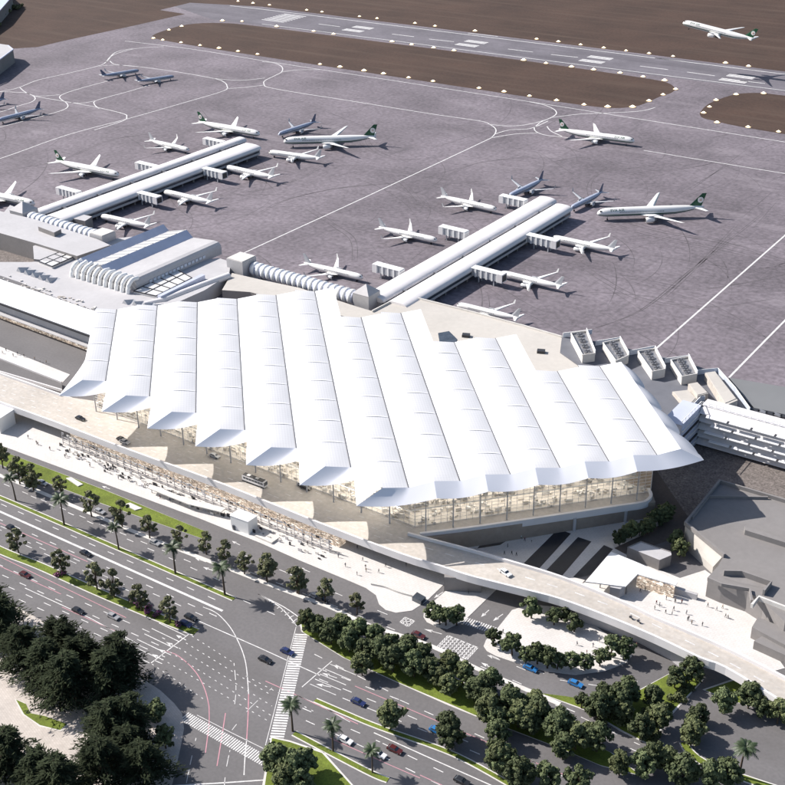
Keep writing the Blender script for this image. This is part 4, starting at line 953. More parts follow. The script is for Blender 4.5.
# ------------------------------------------------------------------ boarding piers, tube links, lift towers
def pier_hall(label, xl, xr, y0, y1l, y1r, zt=9.6):
    o = empty('boarding_pier', ((xl[0] + xr[1]) / 2, (y0 + y1l) / 2, 0), label, 'boarding pier', 'boarding piers')
    for (x0, x1), y1 in ((xl, y1l), (xr, y1r)):
        rows = []; N = 14; cx, hw = (x0 + x1) / 2, (x1 - x0) / 2
        for y in (y0, y1):
            row = []
            for k in range(N + 1):
                a = math.pi * k / N; c_ = math.cos(a); s_ = math.sin(a)
                row.append((cx - hw * math.copysign(abs(c_) ** 0.75, c_), y, 6.6 + (zt - 6.6) * abs(s_) ** 0.75))
            rows.append(row)
        m = MB().grid(rows, flip=True)
        for row, rev in ((rows[0], False), (rows[1], True)):
            m.add(row, [tuple(range(N + 1)) if rev else tuple(reversed(range(N + 1)))])
        v = m.build('roof_vault', M['parapet'], o)
        MB().prism([(x0 + .8, y0 + .5, 6.6), (x1 - .8, y0 + .5, 6.6), (x1 - .8, y1 - .8, 6.6), (x0 + .8, y1 - .8, 6.6)], 2.4).build('wall', M['offwhite'], o)
        for x_ in (x0 + .72, x1 - .72): MB().box((x_, (y0 + y1) / 2, 4.1), (.24, y1 - y0 - 4, 1.5)).build('window_band', M['glass'], o)
        y = y0 + 6
        while y < y1: MB().box((x0 + 2, y, 0), (.9, .9, 2.5)).build('stilt', M['wallgrey'], o); MB().box((x1 - 2, y, 0), (.9, .9, 2.5)).build('stilt', M['wallgrey'], o); y += 12
    MB().prism([(xl[1] - .9, y0, 6.9), (xr[0] + .9, y0, 6.9), (xr[0] + .9, y1r - 1, 6.9), (xl[1] - .9, y1r - 1, 6.9)], 2.6).build('roof_valley', M['dark'], o)
    y = y0 + 20
    while y < y1r - 10: MB().box(((xl[1] + xr[0]) / 2, y, 6.9), (abs(xr[0] - xl[1]) + 1.6, .8, 1.0)).build('valley_bridge', M['midmetal'], o); y += 32
    return o
pier_hall('right hand boarding pier with two white vaulted roofs, in the middle of the apron', (-379.2, -364.6), (-362.4, -348.4), 508, 713, 705)
pier_hall('left hand boarding pier with two white vaulted roofs, behind the skylit hall', (-652.5, -642.4), (-637.2, -618.6), 500, 711.5, 701.5)
def tube_link(label, p0, p1, z, rad, n):
    o = empty('tube_link', ((p0[0] + p1[0]) / 2, (p0[1] + p1[1]) / 2, 0), label, 'walkway', 'ribbed tube walkways')
    A, B = Vector((*p0, z)), Vector((*p1, z)); d = B - A
    MB().tube([A, B], rad * .86, 16).build('tube', M['bluegrey'], o)
    for k in range(n):
        pts = [A + d * ((k + .5 + q) / n) for q in (-.3, -.22, 0, .22, .3)]
        MB().tube(pts, [rad * .86, rad * .97, rad * 1.02, rad * .97, rad * .86], 18).build('rib', M['white'], o)
    sp = MB()
    for k in range(5): p = A + d * ((k + .5) / 5); sp.box((p.x, p.y, 0), (1.2, 3, z - rad * .8))
    sp.build('support', M['wallgrey'], o)
tube_link('ribbed white tube walkway from the left pier to the grey cube by the skylit hall', (-641, 491.8), (-577, 491.2), 8.4, 4.6, 14)
tube_link('long ribbed white tube walkway from the skylit hall to the right pier', (-458, 505.2), (-381, 503.5), 8.2, 4.4, 19)
def tower(c, w, z, label, pyr=True, m='offwhite'):
    o = empty('lift_tower', (c[0], c[1], 0), label, 'tower')
    MB().box((c[0], c[1], 0), (w, w, z)).build('shaft', M[m], o)
    if pyr: MB().box((c[0], c[1], z + .02), (w * 1.02, w * 1.02, w * .42), 0, 0, .02).build('roof', M['offwhite'], o)
    else: MB().box((c[0], c[1], z + .02), (w * .94, w * .94, .4)).build('roof', M['kerb'], o)
tower((-374.5, 505.5), 11.0, 12.5, 'square white tower with pyramid roof at the foot of the right pier')
tower((-649.5, 493.5), 13.0, 12.5, 'square white tower with pyramid roof at the foot of the left pier')
tower((-568.5, 488.5), 11.5, 14.0, 'plain grey cube at the end of the left tube walkway', False)
tower((-465, 503), 12.5, 14.5, 'plain grey cube at the right corner of the skylit hall', False)
for px, z_, lab in (([(10, 205), (38, 216), (38, 222), (4, 212)], 8, 'pale low block beside the left pyramid tower'), ([(75, 212.5), (92, 216.5), (85, 221), (66, 217)], 7.5, 'flat white link roof between the left pier and the tube walkway')):
    q = GP(px, z_); c = sum(q, Vector()) / 4; o = empty('link_block', (c.x, c.y, 0), lab, 'building'); MB().prism(q, 0, 0, 1).build('block', [M['offwhite'], M['wallgrey']], o)
    MB().ribbon(q, .5, h=.01).build('coping', M['kerb'], o) if 0 else None
# jet bridges
def jetbridge(label, px_top, z, ang, length):
    """box walkway on legs with white ribs; px_top marks the wall end, ang its heading"""
    p = G(*px_top, z); o = empty('jet_bridge', (p.x, p.y, 0), label, 'jet bridge', 'jet bridges at the piers', ang)
    MB().box((length / 2, 0, 3.6), (length, 4.6, z - 3.6)).build('walkway', M['planegrey'], o, True)
    MB().box((length / 2, 0, z), (length + .4, 5.2, .35)).build('roof', M['white'], o, True)
    n = int(length / 3.4)
    for k in range(n + 1): MB().box((k * length / n, 0, 3.3), (1.1, 5.3, z - 3.4)).build('rib', M['white'], o, True)
    MB().box((length + 1.6, 0, 3.4), (3.4, 5.6, z - 3.0)).build('cab', M['parapet'], o, True)
    MB().box((length + 3.35, 0, 4.0), (.2, 4.4, z - 4.4)).build('bellows', M['dark'], o, True)
    for x in (length * .3, length * .85):
        for s in (-1, 1): MB().box((x, s * 1.6, 0), (.6, .6, 3.6)).build('leg', M['planegrey'], o, True)
    return o
k4 = 4.13
for px, an, L, lab in ((Z(430, 160, k4, [(175, 440)])[0], -.02, 19, 'ribbed jet bridge on the right side of the right pier, nearest the folded roof'),
    (Z(430, 160, k4, [(405, 306)])[0], -.02, 18.5, 'ribbed jet bridge on the right side of the right pier, nearer its tip'),
    (Z(430, 160, k4, [(150, 296)])[0], math.pi - .02, 16.5, 'ribbed jet bridge in the middle of the left side of the right pier'),
    (Z(430, 160, k4, [(395, 166)])[0], math.pi - .02, 16.5, 'ribbed jet bridge near the far tip of the right pier, on its left side'),
    (Z(290, 180, 5.607, [(625, 505)])[0], math.pi - .02, 16.5, 'ribbed jet bridge on the left of the right pier, beside the pyramid tower'),
    (Z(120, 90, 4.906, [(85, 498)])[0], -.02, 18.5, 'ribbed jet bridge on the right side of the left pier, nearest the skylit hall'),
    (Z(120, 90, 4.906, [(405, 380)])[0], -.02, 19, 'ribbed jet bridge on the right side of the left pier, nearer its tip'),
    (Z(120, 90, 4.906, [(175, 374)])[0], math.pi - .02, 16.5, 'ribbed jet bridge in the middle of the left side of the left pier'),
    (Z(120, 90, 4.906, [(505, 254)])[0], math.pi - .02, 16.5, 'ribbed jet bridge near the far tip of the left pier, on its left side'),
    (Z(0, 130, 5.607, [(440, 348)])[0], math.pi - .02, 18, 'ribbed jet bridge on the left of the left pier, nearest the pyramid tower')):
    jetbridge(lab, px, 8.2, an, L)
# ------------------------------------------------------------------ aircraft
def lettering(text, size, name, m, parent, R, x0, cz, side, ang0):
    cu = bpy.data.curves.new(name, 'FONT'); cu.body = text; cu.size = size
    ob = bpy.data.objects.new(name, cu); C.objects.link(ob)
    dg = bpy.context.evaluated_depsgraph_get(); me = bpy.data.meshes.new_from_object(ob.evaluated_get(dg))
    bpy.data.objects.remove(ob)
    w = max(v.co.x for v in me.vertices)
    bm = bmesh.new(); bm.from_mesh(me)
    bmesh.ops.subdivide_edges(bm, edges=bm.edges[:], cuts=1)
    for v in bm.verts:
        a = ang0 + v.co.y / R; x = x0 - (v.co.x if side > 0 else w - v.co.x) if side > 0 else x0 - w + v.co.x
        v.co = (x, side * (R + .05) * math.cos(a), cz + (R + .05) * math.sin(a))
    bm.to_mesh(me); bm.free(); me.materials.append(m)
    o = bpy.data.objects.new(name, me); C.objects.link(o); o.parent = parent; return o

def make_plane(kind):
    big = kind == 'G'
    L, R, span = (73.0, 3.1, 62.0) if big else (43.5, 2.0, 35.5)
    cz = R * 1.75; base = {'G': M['plane'], 'W': M['plane'], 'B': M['planeblue']}[kind]
    fin_m = {'G': M['plgreen'], 'W': M['planegrey'], 'B': M['planenavy']}[kind]
    root = empty('airliner', (0, 0, 0), 'x', 'airliner')
    N = 24; st = [(-.5, .12, .55), (-.47, .22, .5), (-.40, .50, .34), (-.32, .76, .17), (-.22, .96, .03), (-.12, 1, 0), (.1, 1, 0), (.3, 1, 0), (.40, .98, -.01), (.44, .90, -.04), (.47, .72, -.10), (.488, .48, -.17), (.497, .22, -.22), (.5, .05, -.24)]
    vs, fs, ms = [], [], []
    for x, r, dz in st:
        for k in range(N):
            a = 2 * math.pi * k / N; vs.append((x * L, r * R * math.cos(a), cz + dz * R + r * R * math.sin(a)))
    fu = MB(); fu.v = vs
    for i in range(len(st) - 1):
        for k in range(N):
            fu.f.append((i * N + k, (i + 1) * N + k, (i + 1) * N + (k + 1) % N, i * N + (k + 1) % N)); fu.smooth.append(True)
            a = (k + .5) / N * 360
            m = 0
            if kind == 'G': m = 1 if 200 < a < 340 and i < 11 else (2 if (195 < a < 212 or 328 < a < 345) and i < 11 else 0)
            if kind == 'G': m = 2 if (a > 332 and a < 348 or a > 192 and a < 208) and 1 < i < 11 else (1 if 208 <= a <= 332 else 0)
            if kind == 'B': m = 1 if (a < 22 or a > 345 or 158 < a < 195) and i < 11 else (2 if 195 < a < 345 else 0)
            if kind == 'W': m = 1 if 225 < a < 315 else 0
            fu.m.append(m)
    fu.f.append(tuple(range(N))); fu.m.append(0); fu.smooth.append(False)
    fu.build('fuselage', [base] + {'G': [M['planegrey'], M['plgreen']], 'W': [M['planegrey']], 'B': [M['planenavy'], M['plane']]}[kind], root, True)
    # cabin windows, cockpit
    for s in (-1, 1):
        a0, a1 = math.asin(.12), math.asin(.30 if big else .36); Rw = R + .025
        MB().grid([[(x, s * Rw * math.cos(a), cz + Rw * math.sin(a)) for a in (a0, (a0 + a1) / 2, a1)] for x in [(-.12 + .42 * j / 12) * L for j in range(13)]]).build('cabin_windows', M['cabin'], root, True)
    ck = MB()
    for s in (-1, 1): ck.box((.468 * L, s * R * .36, cz + R * .34), (R * .42, R * .62, R * .2), s * -.5)
    ck.build('cockpit_windows', M['dark'], root, True)
    def foil(sec):   # sections of (x_lead, chord, thick, y, z)
        m = MB(); rows = []
        for x, c, t, y, z in sec:
            rows.append([(x, y, z), (x - c * .25, y, z + t * .5), (x - c * .7, y, z + t * .35), (x - c, y, z), (x - c * .6, y, z - t * .3), (x - c * .2, y, z - t * .4), (x, y, z)])
        m.grid(rows); m.add(rows[-1][:6], [tuple(range(6))]); m.add(rows[0][:6], [tuple(range(6))]); return m
    dih = .10
    for s in (-1, 1):
        h = span / 2
        sec = [(.13 * L, .22 * L, R * .42, s * R * .3, cz - R * .55), (.10 * L, .17 * L, R * .36, s * R * 1.2, cz - R * .5), (-.005 * L, .082 * L, R * .2, s * h * .37, cz - R * .5 + dih * h * .33), (-.165 * L, .03 * L, R * .08, s * h * .96, cz - R * .5 + dih * h * 1.05), (-.19 * L, .012 * L, .06, s * h, cz - R * .5 + dih * h * 1.15)]
        w = foil(sec)
        if not big:
            zt = cz - R * .5 + dih * h * 1.15; w.grid([[(-.175 * L, s * h * .985, zt - .1), (-.175 * L - 1.5, s * h * .985, zt - .1)], [(-.20 * L, s * (h + .25), zt + 2.4), (-.20 * L - .7, s * (h + .25), zt + 2.4)]])
            w.grid([[(-.175 * L, s * h * .985 - s * .12, zt - .1), (-.175 * L - 1.5, s * h * .985 - s * .12, zt - .1)], [(-.20 * L, s * (h + .13), zt + 2.4), (-.20 * L - .7, s * (h + .13), zt + 2.4)]])
        w.build('wing', M['plane'] if kind != 'B' else M['planegrey'], root, True)
        ex, ey, ez, er = .075 * L, s * h * .32, cz - R * .95, R * (.58 if big else .56)
        e = MB().tube([(ex + er * .1, ey, ez), (ex, ey, ez), (ex - er * 1.2, ey, ez), (ex - er * 2.6, ey, ez), (ex - er * 3.2, ey, ez)], [er * .86, er * .98, er * 1.06, er * .86, er * .6], 16)
        eo = e.build('engine', M['plane'] if kind != 'B' else M['planegrey'], root, True)
        MB().tube([(ex + er * .12, ey, ez), (ex + er * .16, ey, ez)], [er * .78, er * .7], 16).build('intake', M['dark'], eo, True)
        MB().tube([(ex - er * 3.1, ey, ez), (ex - er * 4.0, ey, ez)], [er * .52, er * .2], 12).build('exhaust_cone', M['midmetal'], eo, True)
        MB().prism([(ex - er * .8, ey - .2, ez + er + .9), (ex - er * .8, ey + .2, ez + er + .9), (ex - er * 4, ey + .2, ez + er + 1.1), (ex - er * 4, ey - .2, ez + er + 1.1)], ez + er * .6).build('pylon', M['planegrey'], eo, True)
        foil([(-.40 * L, .085 * L, R * .2, s * R * .25, cz + R * .42), (-.475 * L, .032 * L, R * .07, s * span * .165, cz + R * .62)]).build('tailplane', M['plane'] if kind != 'B' else M['planegrey'], root, True)
        gx = -.01 * L
        gr = MB(); gr.bar((gx, s * R * 1.05, 0.6), (gx, s * R * .9, cz - R * .6), .5)
        for q in (-1.2, 0, 1.2) if big else (0,):
            for yy in (-.5, .5): gr.tube([(gx + q, s * R * 1.05 + yy - .22, .62), (gx + q, s * R * 1.05 + yy + .22, .62)], .62, 12, 1)
        gr.build('landing_gear', [M['midmetal'], M['tyre']], root, True)
    ng = MB(); ng.bar((.40 * L, 0, .5), (.40 * L, 0, cz - R * .8), .35)
    for yy in (-.35, .35): ng.tube([(.40 * L, yy - .15, .5), (.40 * L, yy + .15, .5)], .5, 12, 1)
    ng.build('nose_gear', [M['midmetal'], M['tyre']], root, True)
    zt, zb = cz + R * 3.55, cz + R * .72
    xb0, xb1, xt0, xt1 = -.355 * L, -.475 * L, -.472 * L, -.512 * L
    f = MB()
    t0, t1 = .30, .08
    f.add([(xb0, 0, zb), (xb0 - 1.5, t0, zb), (xb1, .1, zb), (xb1, -.1, zb), (xb0 - 1.5, -t0, zb), (xt0, 0, zt), (xt0 - .4, t1, zt), (xt1, .03, zt), (xt1, -.03, zt), (xt0 - .4, -t1, zt)],
          [(0, 1, 6, 5), (1, 2, 7, 6), (2, 3, 8, 7), (3, 4, 9, 8), (4, 0, 5, 9), (5, 6, 7, 8, 9)])
    fin = f.build('tail_fin', fin_m, root, True)
    if big:
        c = ((xb0 + xb1) / 2 * .5 + (xt0 + xt1) / 2 * .5 - .5, (zb + zt) / 2 - .2)
        for s in (-1, 1):
            em = MB().tube([(c[0], s * .05, c[1]), (c[0], s * .36, c[1])], 2.0, 20, smooth=False).build('emblem_disc', M['plane'], fin, True)
            mk = MB().tube([(c[0] - .1, s * .3, c[1] + .1), (c[0] - .1, s * .40, c[1] + .1)], .75, 12, smooth=False)
            mk.build('emblem_mark', M['orange'], em, True) if 0 else None
            mg = MB().bar((c[0] - .8, s * .38, c[1] - .7), (c[0] + .8, s * .38, c[1] + .7), .5, .08)
            mg.bar((c[0] - .8, s * .385, c[1] + .7), (c[0] + .8, s * .385, c[1] - .7), .5, .08); mg.build('emblem_mark', M['orange'], em, True)
            lettering('EVA AIR', 2.7, 'airline_lettering', M['plgreen'], root, R, .385 * L, cz, s, .40)
    return root, L, R, cz
PL = {k: make_plane(k) for k in 'GWB'}
def plane(kind, nose, tail, label, group, z0=0.0, pitch=0.0):
    root, L, R, cz = PL[kind]
    n_, t_ = G(*nose, z0 + cz - .2 * R), G(*tail, z0 + cz + .5 * R)
    d = n_ - t_; d.z = 0; s = min(1.12 if not z0 else 1.25, max(.88, d.length / L)); mid = (n_ + t_) / 2
    o = place(root, (mid.x, mid.y, z0), math.atan2(d.y, d.x), s, label, group)
    if pitch: o.rotation_mode = 'XYZ'; o.rotation_euler = (0, -pitch, math.atan2(d.y, d.x))
    return o
GG, WG, BG = 'green tailed airliners', 'plain white airliners', 'slate blue airliners'
plane('G', (118.6, 174.6), (56, 159.4), 'green tailed white airliner parked left of the left pier, nose to its jet bridges', GG)
plane('G', (259.6, 133.8), (198.5, 120.6), 'green tailed white airliner nosed in behind the far tip of the left pier', GG)
plane('G', (283.5, 141.7), (376.5, 136.5), 'green tailed white airliner facing left, between the small planes right of the left pier', GG)
plane('G', (633.4, 140.5), (560, 128.2), 'green tailed white airliner rolling on the taxiway just below the grass island', GG)
plane('G', (597, 213.5), (704, 206.5), 'green tailed white airliner facing left, alone right of the right pier tip', GG)
plane('G', (32, 203), (-30, 187.5), 'airliner cut by the left picture edge, wing showing beside the pyramid tower', GG)
N_, T_ = G(683.6, 22.3, 45.5), G(753.8, 40.5, 35.8); d_ = N_ - T_; pit = math.atan2(d_.z, math.hypot(d_.x, d_.y)); hd = math.atan2(d_.y, d_.x)
fo_ = place(PL['G'][0], (0, 0, 0), 0, 1.0, 'green tailed white airliner flying above the runway, top right', GG)
fo_.rotation_euler = (0, -pit, hd); fo_.location = (N_ + T_) / 2 - fo_.rotation_euler.to_matrix() @ Vector((0, 0, PL['G'][3]))
plane('W', (189, 150.5), (149.5, 140), 'small white airliner between the two green tailed ones left of the left pier', WG)
plane('W', (226, 168), (275, 177.5), 'small white airliner at the right side of the left pier, nearer its tip', WG)
plane('W', (164, 192.5), (213, 202.3), 'small white airliner at the right side of the left pier, nearer the skylit hall', WG)
plane('W', (101, 216.6), (151, 226), 'small white airliner half hidden behind the skylit hall, beside the tube walkway', WG)
plane('W', (269, 152.8), (321.5, 158.5), 'small white airliner facing left just below the big green tailed one', WG)
plane('W', (362.8, 278), (304, 262.5), 'small white airliner nearest the long tube walkway, left of the right pier', WG)
plane('W', (437, 240.7), (379, 227), 'small white airliner halfway along the left side of the right pier', WG)
plane('W', (496.6, 210), (441, 196.2), 'small white airliner near the tip of the right pier, on its left side', WG)
plane('W', (552, 238), (616, 249.8), 'small white airliner on the right of the right pier, nearer its tip', WG)
plane('W', (500, 273), (563, 286), 'small white airliner right of the right pier, at the jet bridge nearest the folded roof', WG)
plane('W', (457, 304.5), (520, 317.5), 'small white airliner mostly hidden behind the boarding hall roof', WG)
plane('B', (278.5, 135), (316, 121.5), 'small slate blue airliner close behind the green tailed one facing left', BG)
plane('B', (509, 197), (543, 179), 'left one of two slate blue airliners at the tip of the right pier', BG)
plane('B', (571, 208.5), (602.8, 191), 'right one of two slate blue airliners at the tip of the right pier', BG)
plane('B', (139, 70.5), (101, 75.3), 'left one of two slate blue airliners parked on the far taxi lines', BG)
plane('B', (174, 76.3), (136.5, 80.5), 'right one of two slate blue airliners parked on the far taxi lines', BG)
plane('B', (-2, 121), (41, 108.5), 'slate blue airliner at the left edge on a taxi line, tail to the right', BG)
plane('B', (-36, 110), (5, 98.5), 'slate blue airliner at the left edge showing only its tail', BG)

# ------------------------------------------------------------------ runway and taxiway lights
lp = empty('runway_light', (0, 0, 0), 'x', 'lamp')
MB().tube([(0, 0, 0), (0, 0, .3), (0, 0, .45)], [.9, 2.4, 2.7], 14).build('glow_disc', M['lampglow'], lp, True)  # glowing disc added under the lens as its painted halo
MB().tube([(0, 0, .5), (0, 0, .9), (0, 0, 1.35), (0, 0, 1.7)], [1.3, 1.5, 1.15, .3], 12).build('lens', M['lamp'], lp, True)
def lights(pts, where, group):
    for i, (x, y) in enumerate(sorted(pts)):
        p = G(x, y, 0); place(lp, p, 0, random.uniform(.8, 1.15), '%s from the left of the lamps %s' % (ordw(i + 1), where), group)
lights([(238, 1.5), (253, 3.5), (269.5, 5.3), (306.7, 10.3), (322, 12.2), (359.5, 16.7), (377, 18.7), (415, 23.5), (475, 31.3), (536.6, 39.3), (558.4, 42), (580.6, 45), (603.7, 48.2), (626, 51), (649, 53.7), (673, 56.6), (725.5, 63.3), (748.5, 66.5), (435, 26.3)], 'along the far edge of the runway', 'runway edge lights')
lights([(169, 30.2), (181.7, 26.6), (222.4, 21), (242, 21.6), (276.7, 26.8), (313.7, 31.5), (333.5, 34.4), (392, 42), (411.6, 44.8), (433.6, 48), (454, 50.9), (523.5, 60.5), (546, 63.6), (571.5, 67.2), (593.5, 70), (620, 73.2), (643, 77)], 'along the far side of the long island', 'earth island lights')
lights([(153.5, 38.5), (162.8, 40.2), (181, 42.8), (200, 45.6), (219, 48.5), (238, 51.5), (257.5, 54.5), (320, 64.5), (340, 67.3), (364, 71), (383.5, 74), (408.6, 78), (433, 81.5), (479, 88.4), (504, 92), (529.5, 96.3), (556.5, 100.7), (584, 105), (607.6, 107.2), (632.5, 107.3), (649, 101.2), (663, 95), (664.5, 80.8), (675.5, 89.5)], 'along the near side of the long island', 'earth island lights')
lights([(703.5, 113.2), (709.5, 107.2), (716, 100.5), (736, 94.8), (763.5, 93.7), (717, 122.8), (748, 127.4), (778.5, 132)], 'round the small earth island at the right', 'earth island lights')

# ------------------------------------------------------------------ trees
def leaf_cloud(rs, centres, per, size, mb, squash=.8, outward=None):
    for (c, rad) in centres:
        for k in range(per):
            d = Vector((rs.gauss(0, 1), rs.gauss(0, 1), rs.gauss(0, 1)))
            if d.length < 1e-3: continue
            d.normalize(); p = Vector(c) + Vector((d.x * rad, d.y * rad, d.z * rad * squash)) * rs.uniform(.55, 1.05)
            n_ = (d + Vector((rs.uniform(-.8, .8), rs.uniform(-.8, .8), rs.uniform(-.3, .9)))).normalized()
            t_ = n_.cross(Vector((rs.uniform(-1, 1), rs.uniform(-1, 1), rs.uniform(-1, 1)))).normalized(); b_ = n_.cross(t_)
            s = size * rs.uniform(.6, 1.3)
            mb.quad(p - t_ * s - b_ * s * .55, p + t_ * s * .2 - b_ * s * .8, p + t_ * s + b_ * s * .5, p - t_ * s * .3 + b_ * s * .8)
def make_tree(seed, H, Rc, leafm, nclump, per, size, gap=0.0, low=.28, name='broadleaf_tree'):
    rs = random.Random(seed); o = empty(name, (0, 0, 0), 'x', 'tree')
    tr = MB(); zt = H * .62; tr.tube([(0, 0, -.2), (.1, .05, H * .25), (-.1, .1, zt)], [.30, .22, .12], 8)
    cen = []
    for k in range(nclump):
        a = rs.uniform(0, 2 * math.pi); zz = rs.uniform(low, .93); prof_ = math.sin(math.pi * min(1, max(.08, (zz - low + .12) / (1.06 - low)))) ** .6
        r = Rc * prof_ * math.sqrt(rs.uniform(.12, 1.0)) * rs.uniform(.75, 1.08); c = (r * math.cos(a), r * math.sin(a), zz * H)
        cen.append((c, Rc * rs.uniform(.20, .36) * (1 - gap)))
        if k % 3 == 0:
            tr.tube([(0, 0, H * rs.uniform(.2, .45)), (c[0] * .5, c[1] * .5, c[2] * .8), (c[0] * .92, c[1] * .92, c[2])], [.12, .08, .03], 5)
    tr.build('trunk', M['bark'], o, True)
    cr = MB(); leaf_cloud(rs, cen, per, size, cr); cr.build('crown', leafm, o, True); return o
DENSE = [make_tree(11 + k, 11.0 - .6 * (k % 3), 4.1 + .35 * (k % 2), M['leaf2'] if k % 3 == 1 else M['leaf'], 52 - 5 * (k % 3), 85, .40, .09 * (k % 3)) for k in range(6)]
SPARSE = [make_tree(31 + k, 11.0, 3.5, M['leafold'], 30, 52, .36, .18) for k in range(3)]
SMALL = [make_tree(51 + k, 7.5, 3.1, M['leaf'], 32, 60, .36) for k in range(2)]
def make_dark(seed, H=20.0, Rc=10.5):
    rs = random.Random(seed); o = empty('conifer_tree', (0, 0, 0), 'x', 'tree'); tr = MB(); cr = MB()
    tr.tube([(0, 0, -.3), (.2, 0, H * .4), (0, .2, H * .92)], [.6, .45, .1], 8)
    for k in range(92):
        zf = rs.uniform(.12, .97); a = rs.uniform(0, 2 * math.pi); ln = Rc * (1.05 - zf) ** .62 * rs.uniform(.55, 1.1) + .8
        b0 = Vector((0, 0, zf * H * .92)); dirv = Vector((math.cos(a), math.sin(a), rs.uniform(.02, .28)))
        tip = b0 + dirv * ln - Vector((0, 0, ln * .12)); tr.tube([b0, (b0 + tip) / 2 + Vector((0, 0, ln * .08)), tip], [.14, .09, .03], 4)
        for j in range(58):
            t_ = rs.uniform(.25, 1.05); p = b0 + (tip - b0) * t_ + Vector((0, 0, ln * .08 * math.sin(math.pi * min(1, t_))))
            w = ln * .34 * (1.1 - t_ * .55); p = p + Vector((rs.gauss(0, w * .55), rs.gauss(0, w * .55), rs.gauss(0, .45)))
            dd = (Vector((math.cos(a + rs.uniform(-1, 1)), math.sin(a + rs.uniform(-1, 1)), rs.uniform(-.35, .35)))).normalized()
            sd = dd.cross(Vector((rs.uniform(-.5, .5), rs.uniform(-.5, .5), 1))).normalized(); s = rs.uniform(.5, 1.05)
            cr.quad(p - dd * s, p + sd * s * .26, p + dd * s * 1.1, p - sd * s * .26)
    tr.build('trunk', M['bark'], o, True); cr.build('crown', M['leafdark'], o, True); return o
DARK = [make_dark(71), make_dark(72)]
def make_palm(seed, H=11.5):
    rs = random.Random(seed); o = empty('palm_tree', (0, 0, 0), 'x', 'palm')
    lean = (rs.uniform(-.6, .6), rs.uniform(-.6, .6))
    MB().tube([(0, 0, -.1), (lean[0] * .3, lean[1] * .3, H * .5), (lean[0], lean[1], H - 1.6)], [.34, .24, .20], 8).build('trunk', M['bark'], o, True)
    cr = MB(); top = Vector((lean[0], lean[1], H - 1.6))
    for k in range(26):
        a = k * 2.399; el = rs.uniform(-.35, 1.05); ln = rs.uniform(2.6, 3.5); pts = []
        for j in range(7):
            t_ = j / 6; rr = ln * t_ * math.cos(el * (1 - .3 * t_)); pts.append(top + Vector((math.cos(a) * rr, math.sin(a) * rr, math.sin(el) * ln * t_ - 1.5 * t_ * t_)))
        sd = Vector((-math.sin(a), math.cos(a), 0))
        for j in range(6):
            for q in (0, .5):
                p = pts[j] + (pts[j + 1] - pts[j]) * q; d = (pts[j + 1] - pts[j]).normalized(); w = .95 * math.sin(math.pi * min(.95, (j + q + 1.2) / 7.5))
                for s in (-1, 1): cr.add([p, p + d * .34, p + sd * s * w + d * .45 - Vector((0, 0, .35 * w))], [(0, 1, 2)])
    cr.build('fronds', M['palmleaf'], o, True); return o
PALM = [make_palm(91), make_palm(92)]
SEQ = random.Random(21)
def row(pts, protos, z, scales, what, where, group, key=0, rev=False):
    """plants a row, labelling each by its place in it"""
    for i, (x, y) in enumerate(sorted(pts, key=lambda p: p[key], reverse=rev)):
        p = G(x, y, z); o = protos[SEQ.randrange(len(protos))]
        place(o, p, SEQ.uniform(0, 6.28), SEQ.uniform(*scales), '%s, %s %s' % (what, ordw(i + 1), where), group)
hz_ = Z(262, 560, 2.996, [(140, 215), (172, 228), (208, 250), (240, 235), (262, 275), (290, 250), (308, 298), (300, 345), (338, 262), (352, 305), (388, 292), (392, 335), (428, 322), (440, 290), (456, 350), (484, 315), (503, 362), (533, 378), (560, 350), (560, 405), (602, 372), (640, 422), (682, 402), (680, 452), (702, 510), (740, 462), (768, 500)])
row(hz_ + [(522, 722), (535, 712), (530, 734)], DENSE, .14, (.82, 1.08), 'dense round tree in the thick hedge row', 'from the zebra crossing end', 'trees of the thick hedge row')
row(Z(262, 560, 2.996, [(385, 505), (565, 560), (560, 540), (712, 632), (770, 672)]), DENSE, .14, (.85, 1.1), 'dense round tree on the narrow grass median', 'from the left', 'trees on the grass median')
row(Z(262, 560, 2.996, [(45, 640), (95, 660), (130, 640), (70, 690), (120, 700)]), DENSE, .14, (.95, 1.15), 'dense tree in the clump beside the long zebra', 'from the left', 'clump at the zebra crossing')
k6 = 2.574
row(Z(480, 600, k6, [(5, 262), (22, 318), (78, 300), (128, 335), (150, 322), (45, 372), (200, 362), (212, 410), (245, 385), (282, 375), (300, 390), (55, 440), (100, 485), (170, 490), (250, 500), (358, 450), (415, 455), (440, 440), (478, 440), (520, 478), (590, 488), (630, 480)]), DENSE, .14, (.85, 1.2), 'dense round tree in the loose row at bottom right', 'from the left', 'bottom right tree row')
row(Z(480, 600, k6, [(315, 272), (302, 308), (375, 268), (368, 310), (442, 275), (412, 358), (460, 330), (500, 225), (545, 208), (350, 292)]), DENSE, .16, (.78, 1.1), 'dense tree on the triangular grass bed by the bridge', 'from the left', 'trees on the triangular bed')
row(Z(480, 600, k6, [(625, 292), (690, 278), (725, 300), (765, 318), (790, 325), (562, 318), (546, 350), (542, 375)]), DENSE, .16, (.7, 1.0), 'dense tree beside the branching road below the bridge', 'from the left', 'trees at the branching road')
row(Z(524, 560, 3.008, [(172, 445), (205, 465)]), SMALL, .16, (.8, 1.0), 'small bushy tree at the tip of the triangular bed', 'from the left', 'small trees at the bed tip')
row(Z(524, 560, 3.008, [(40, 312), (70, 325), (100, 328), (140, 328), (182, 330), (228, 318), (262, 292), (302, 300), (5, 308), (22, 175), (90, 195), (150, 215), (125, 185)]) + [(493, 646), (512, 655)], SMALL, .14, (.85, 1.25), 'small round tree bordering the bright island plaza', 'from the left', 'island plaza trees')
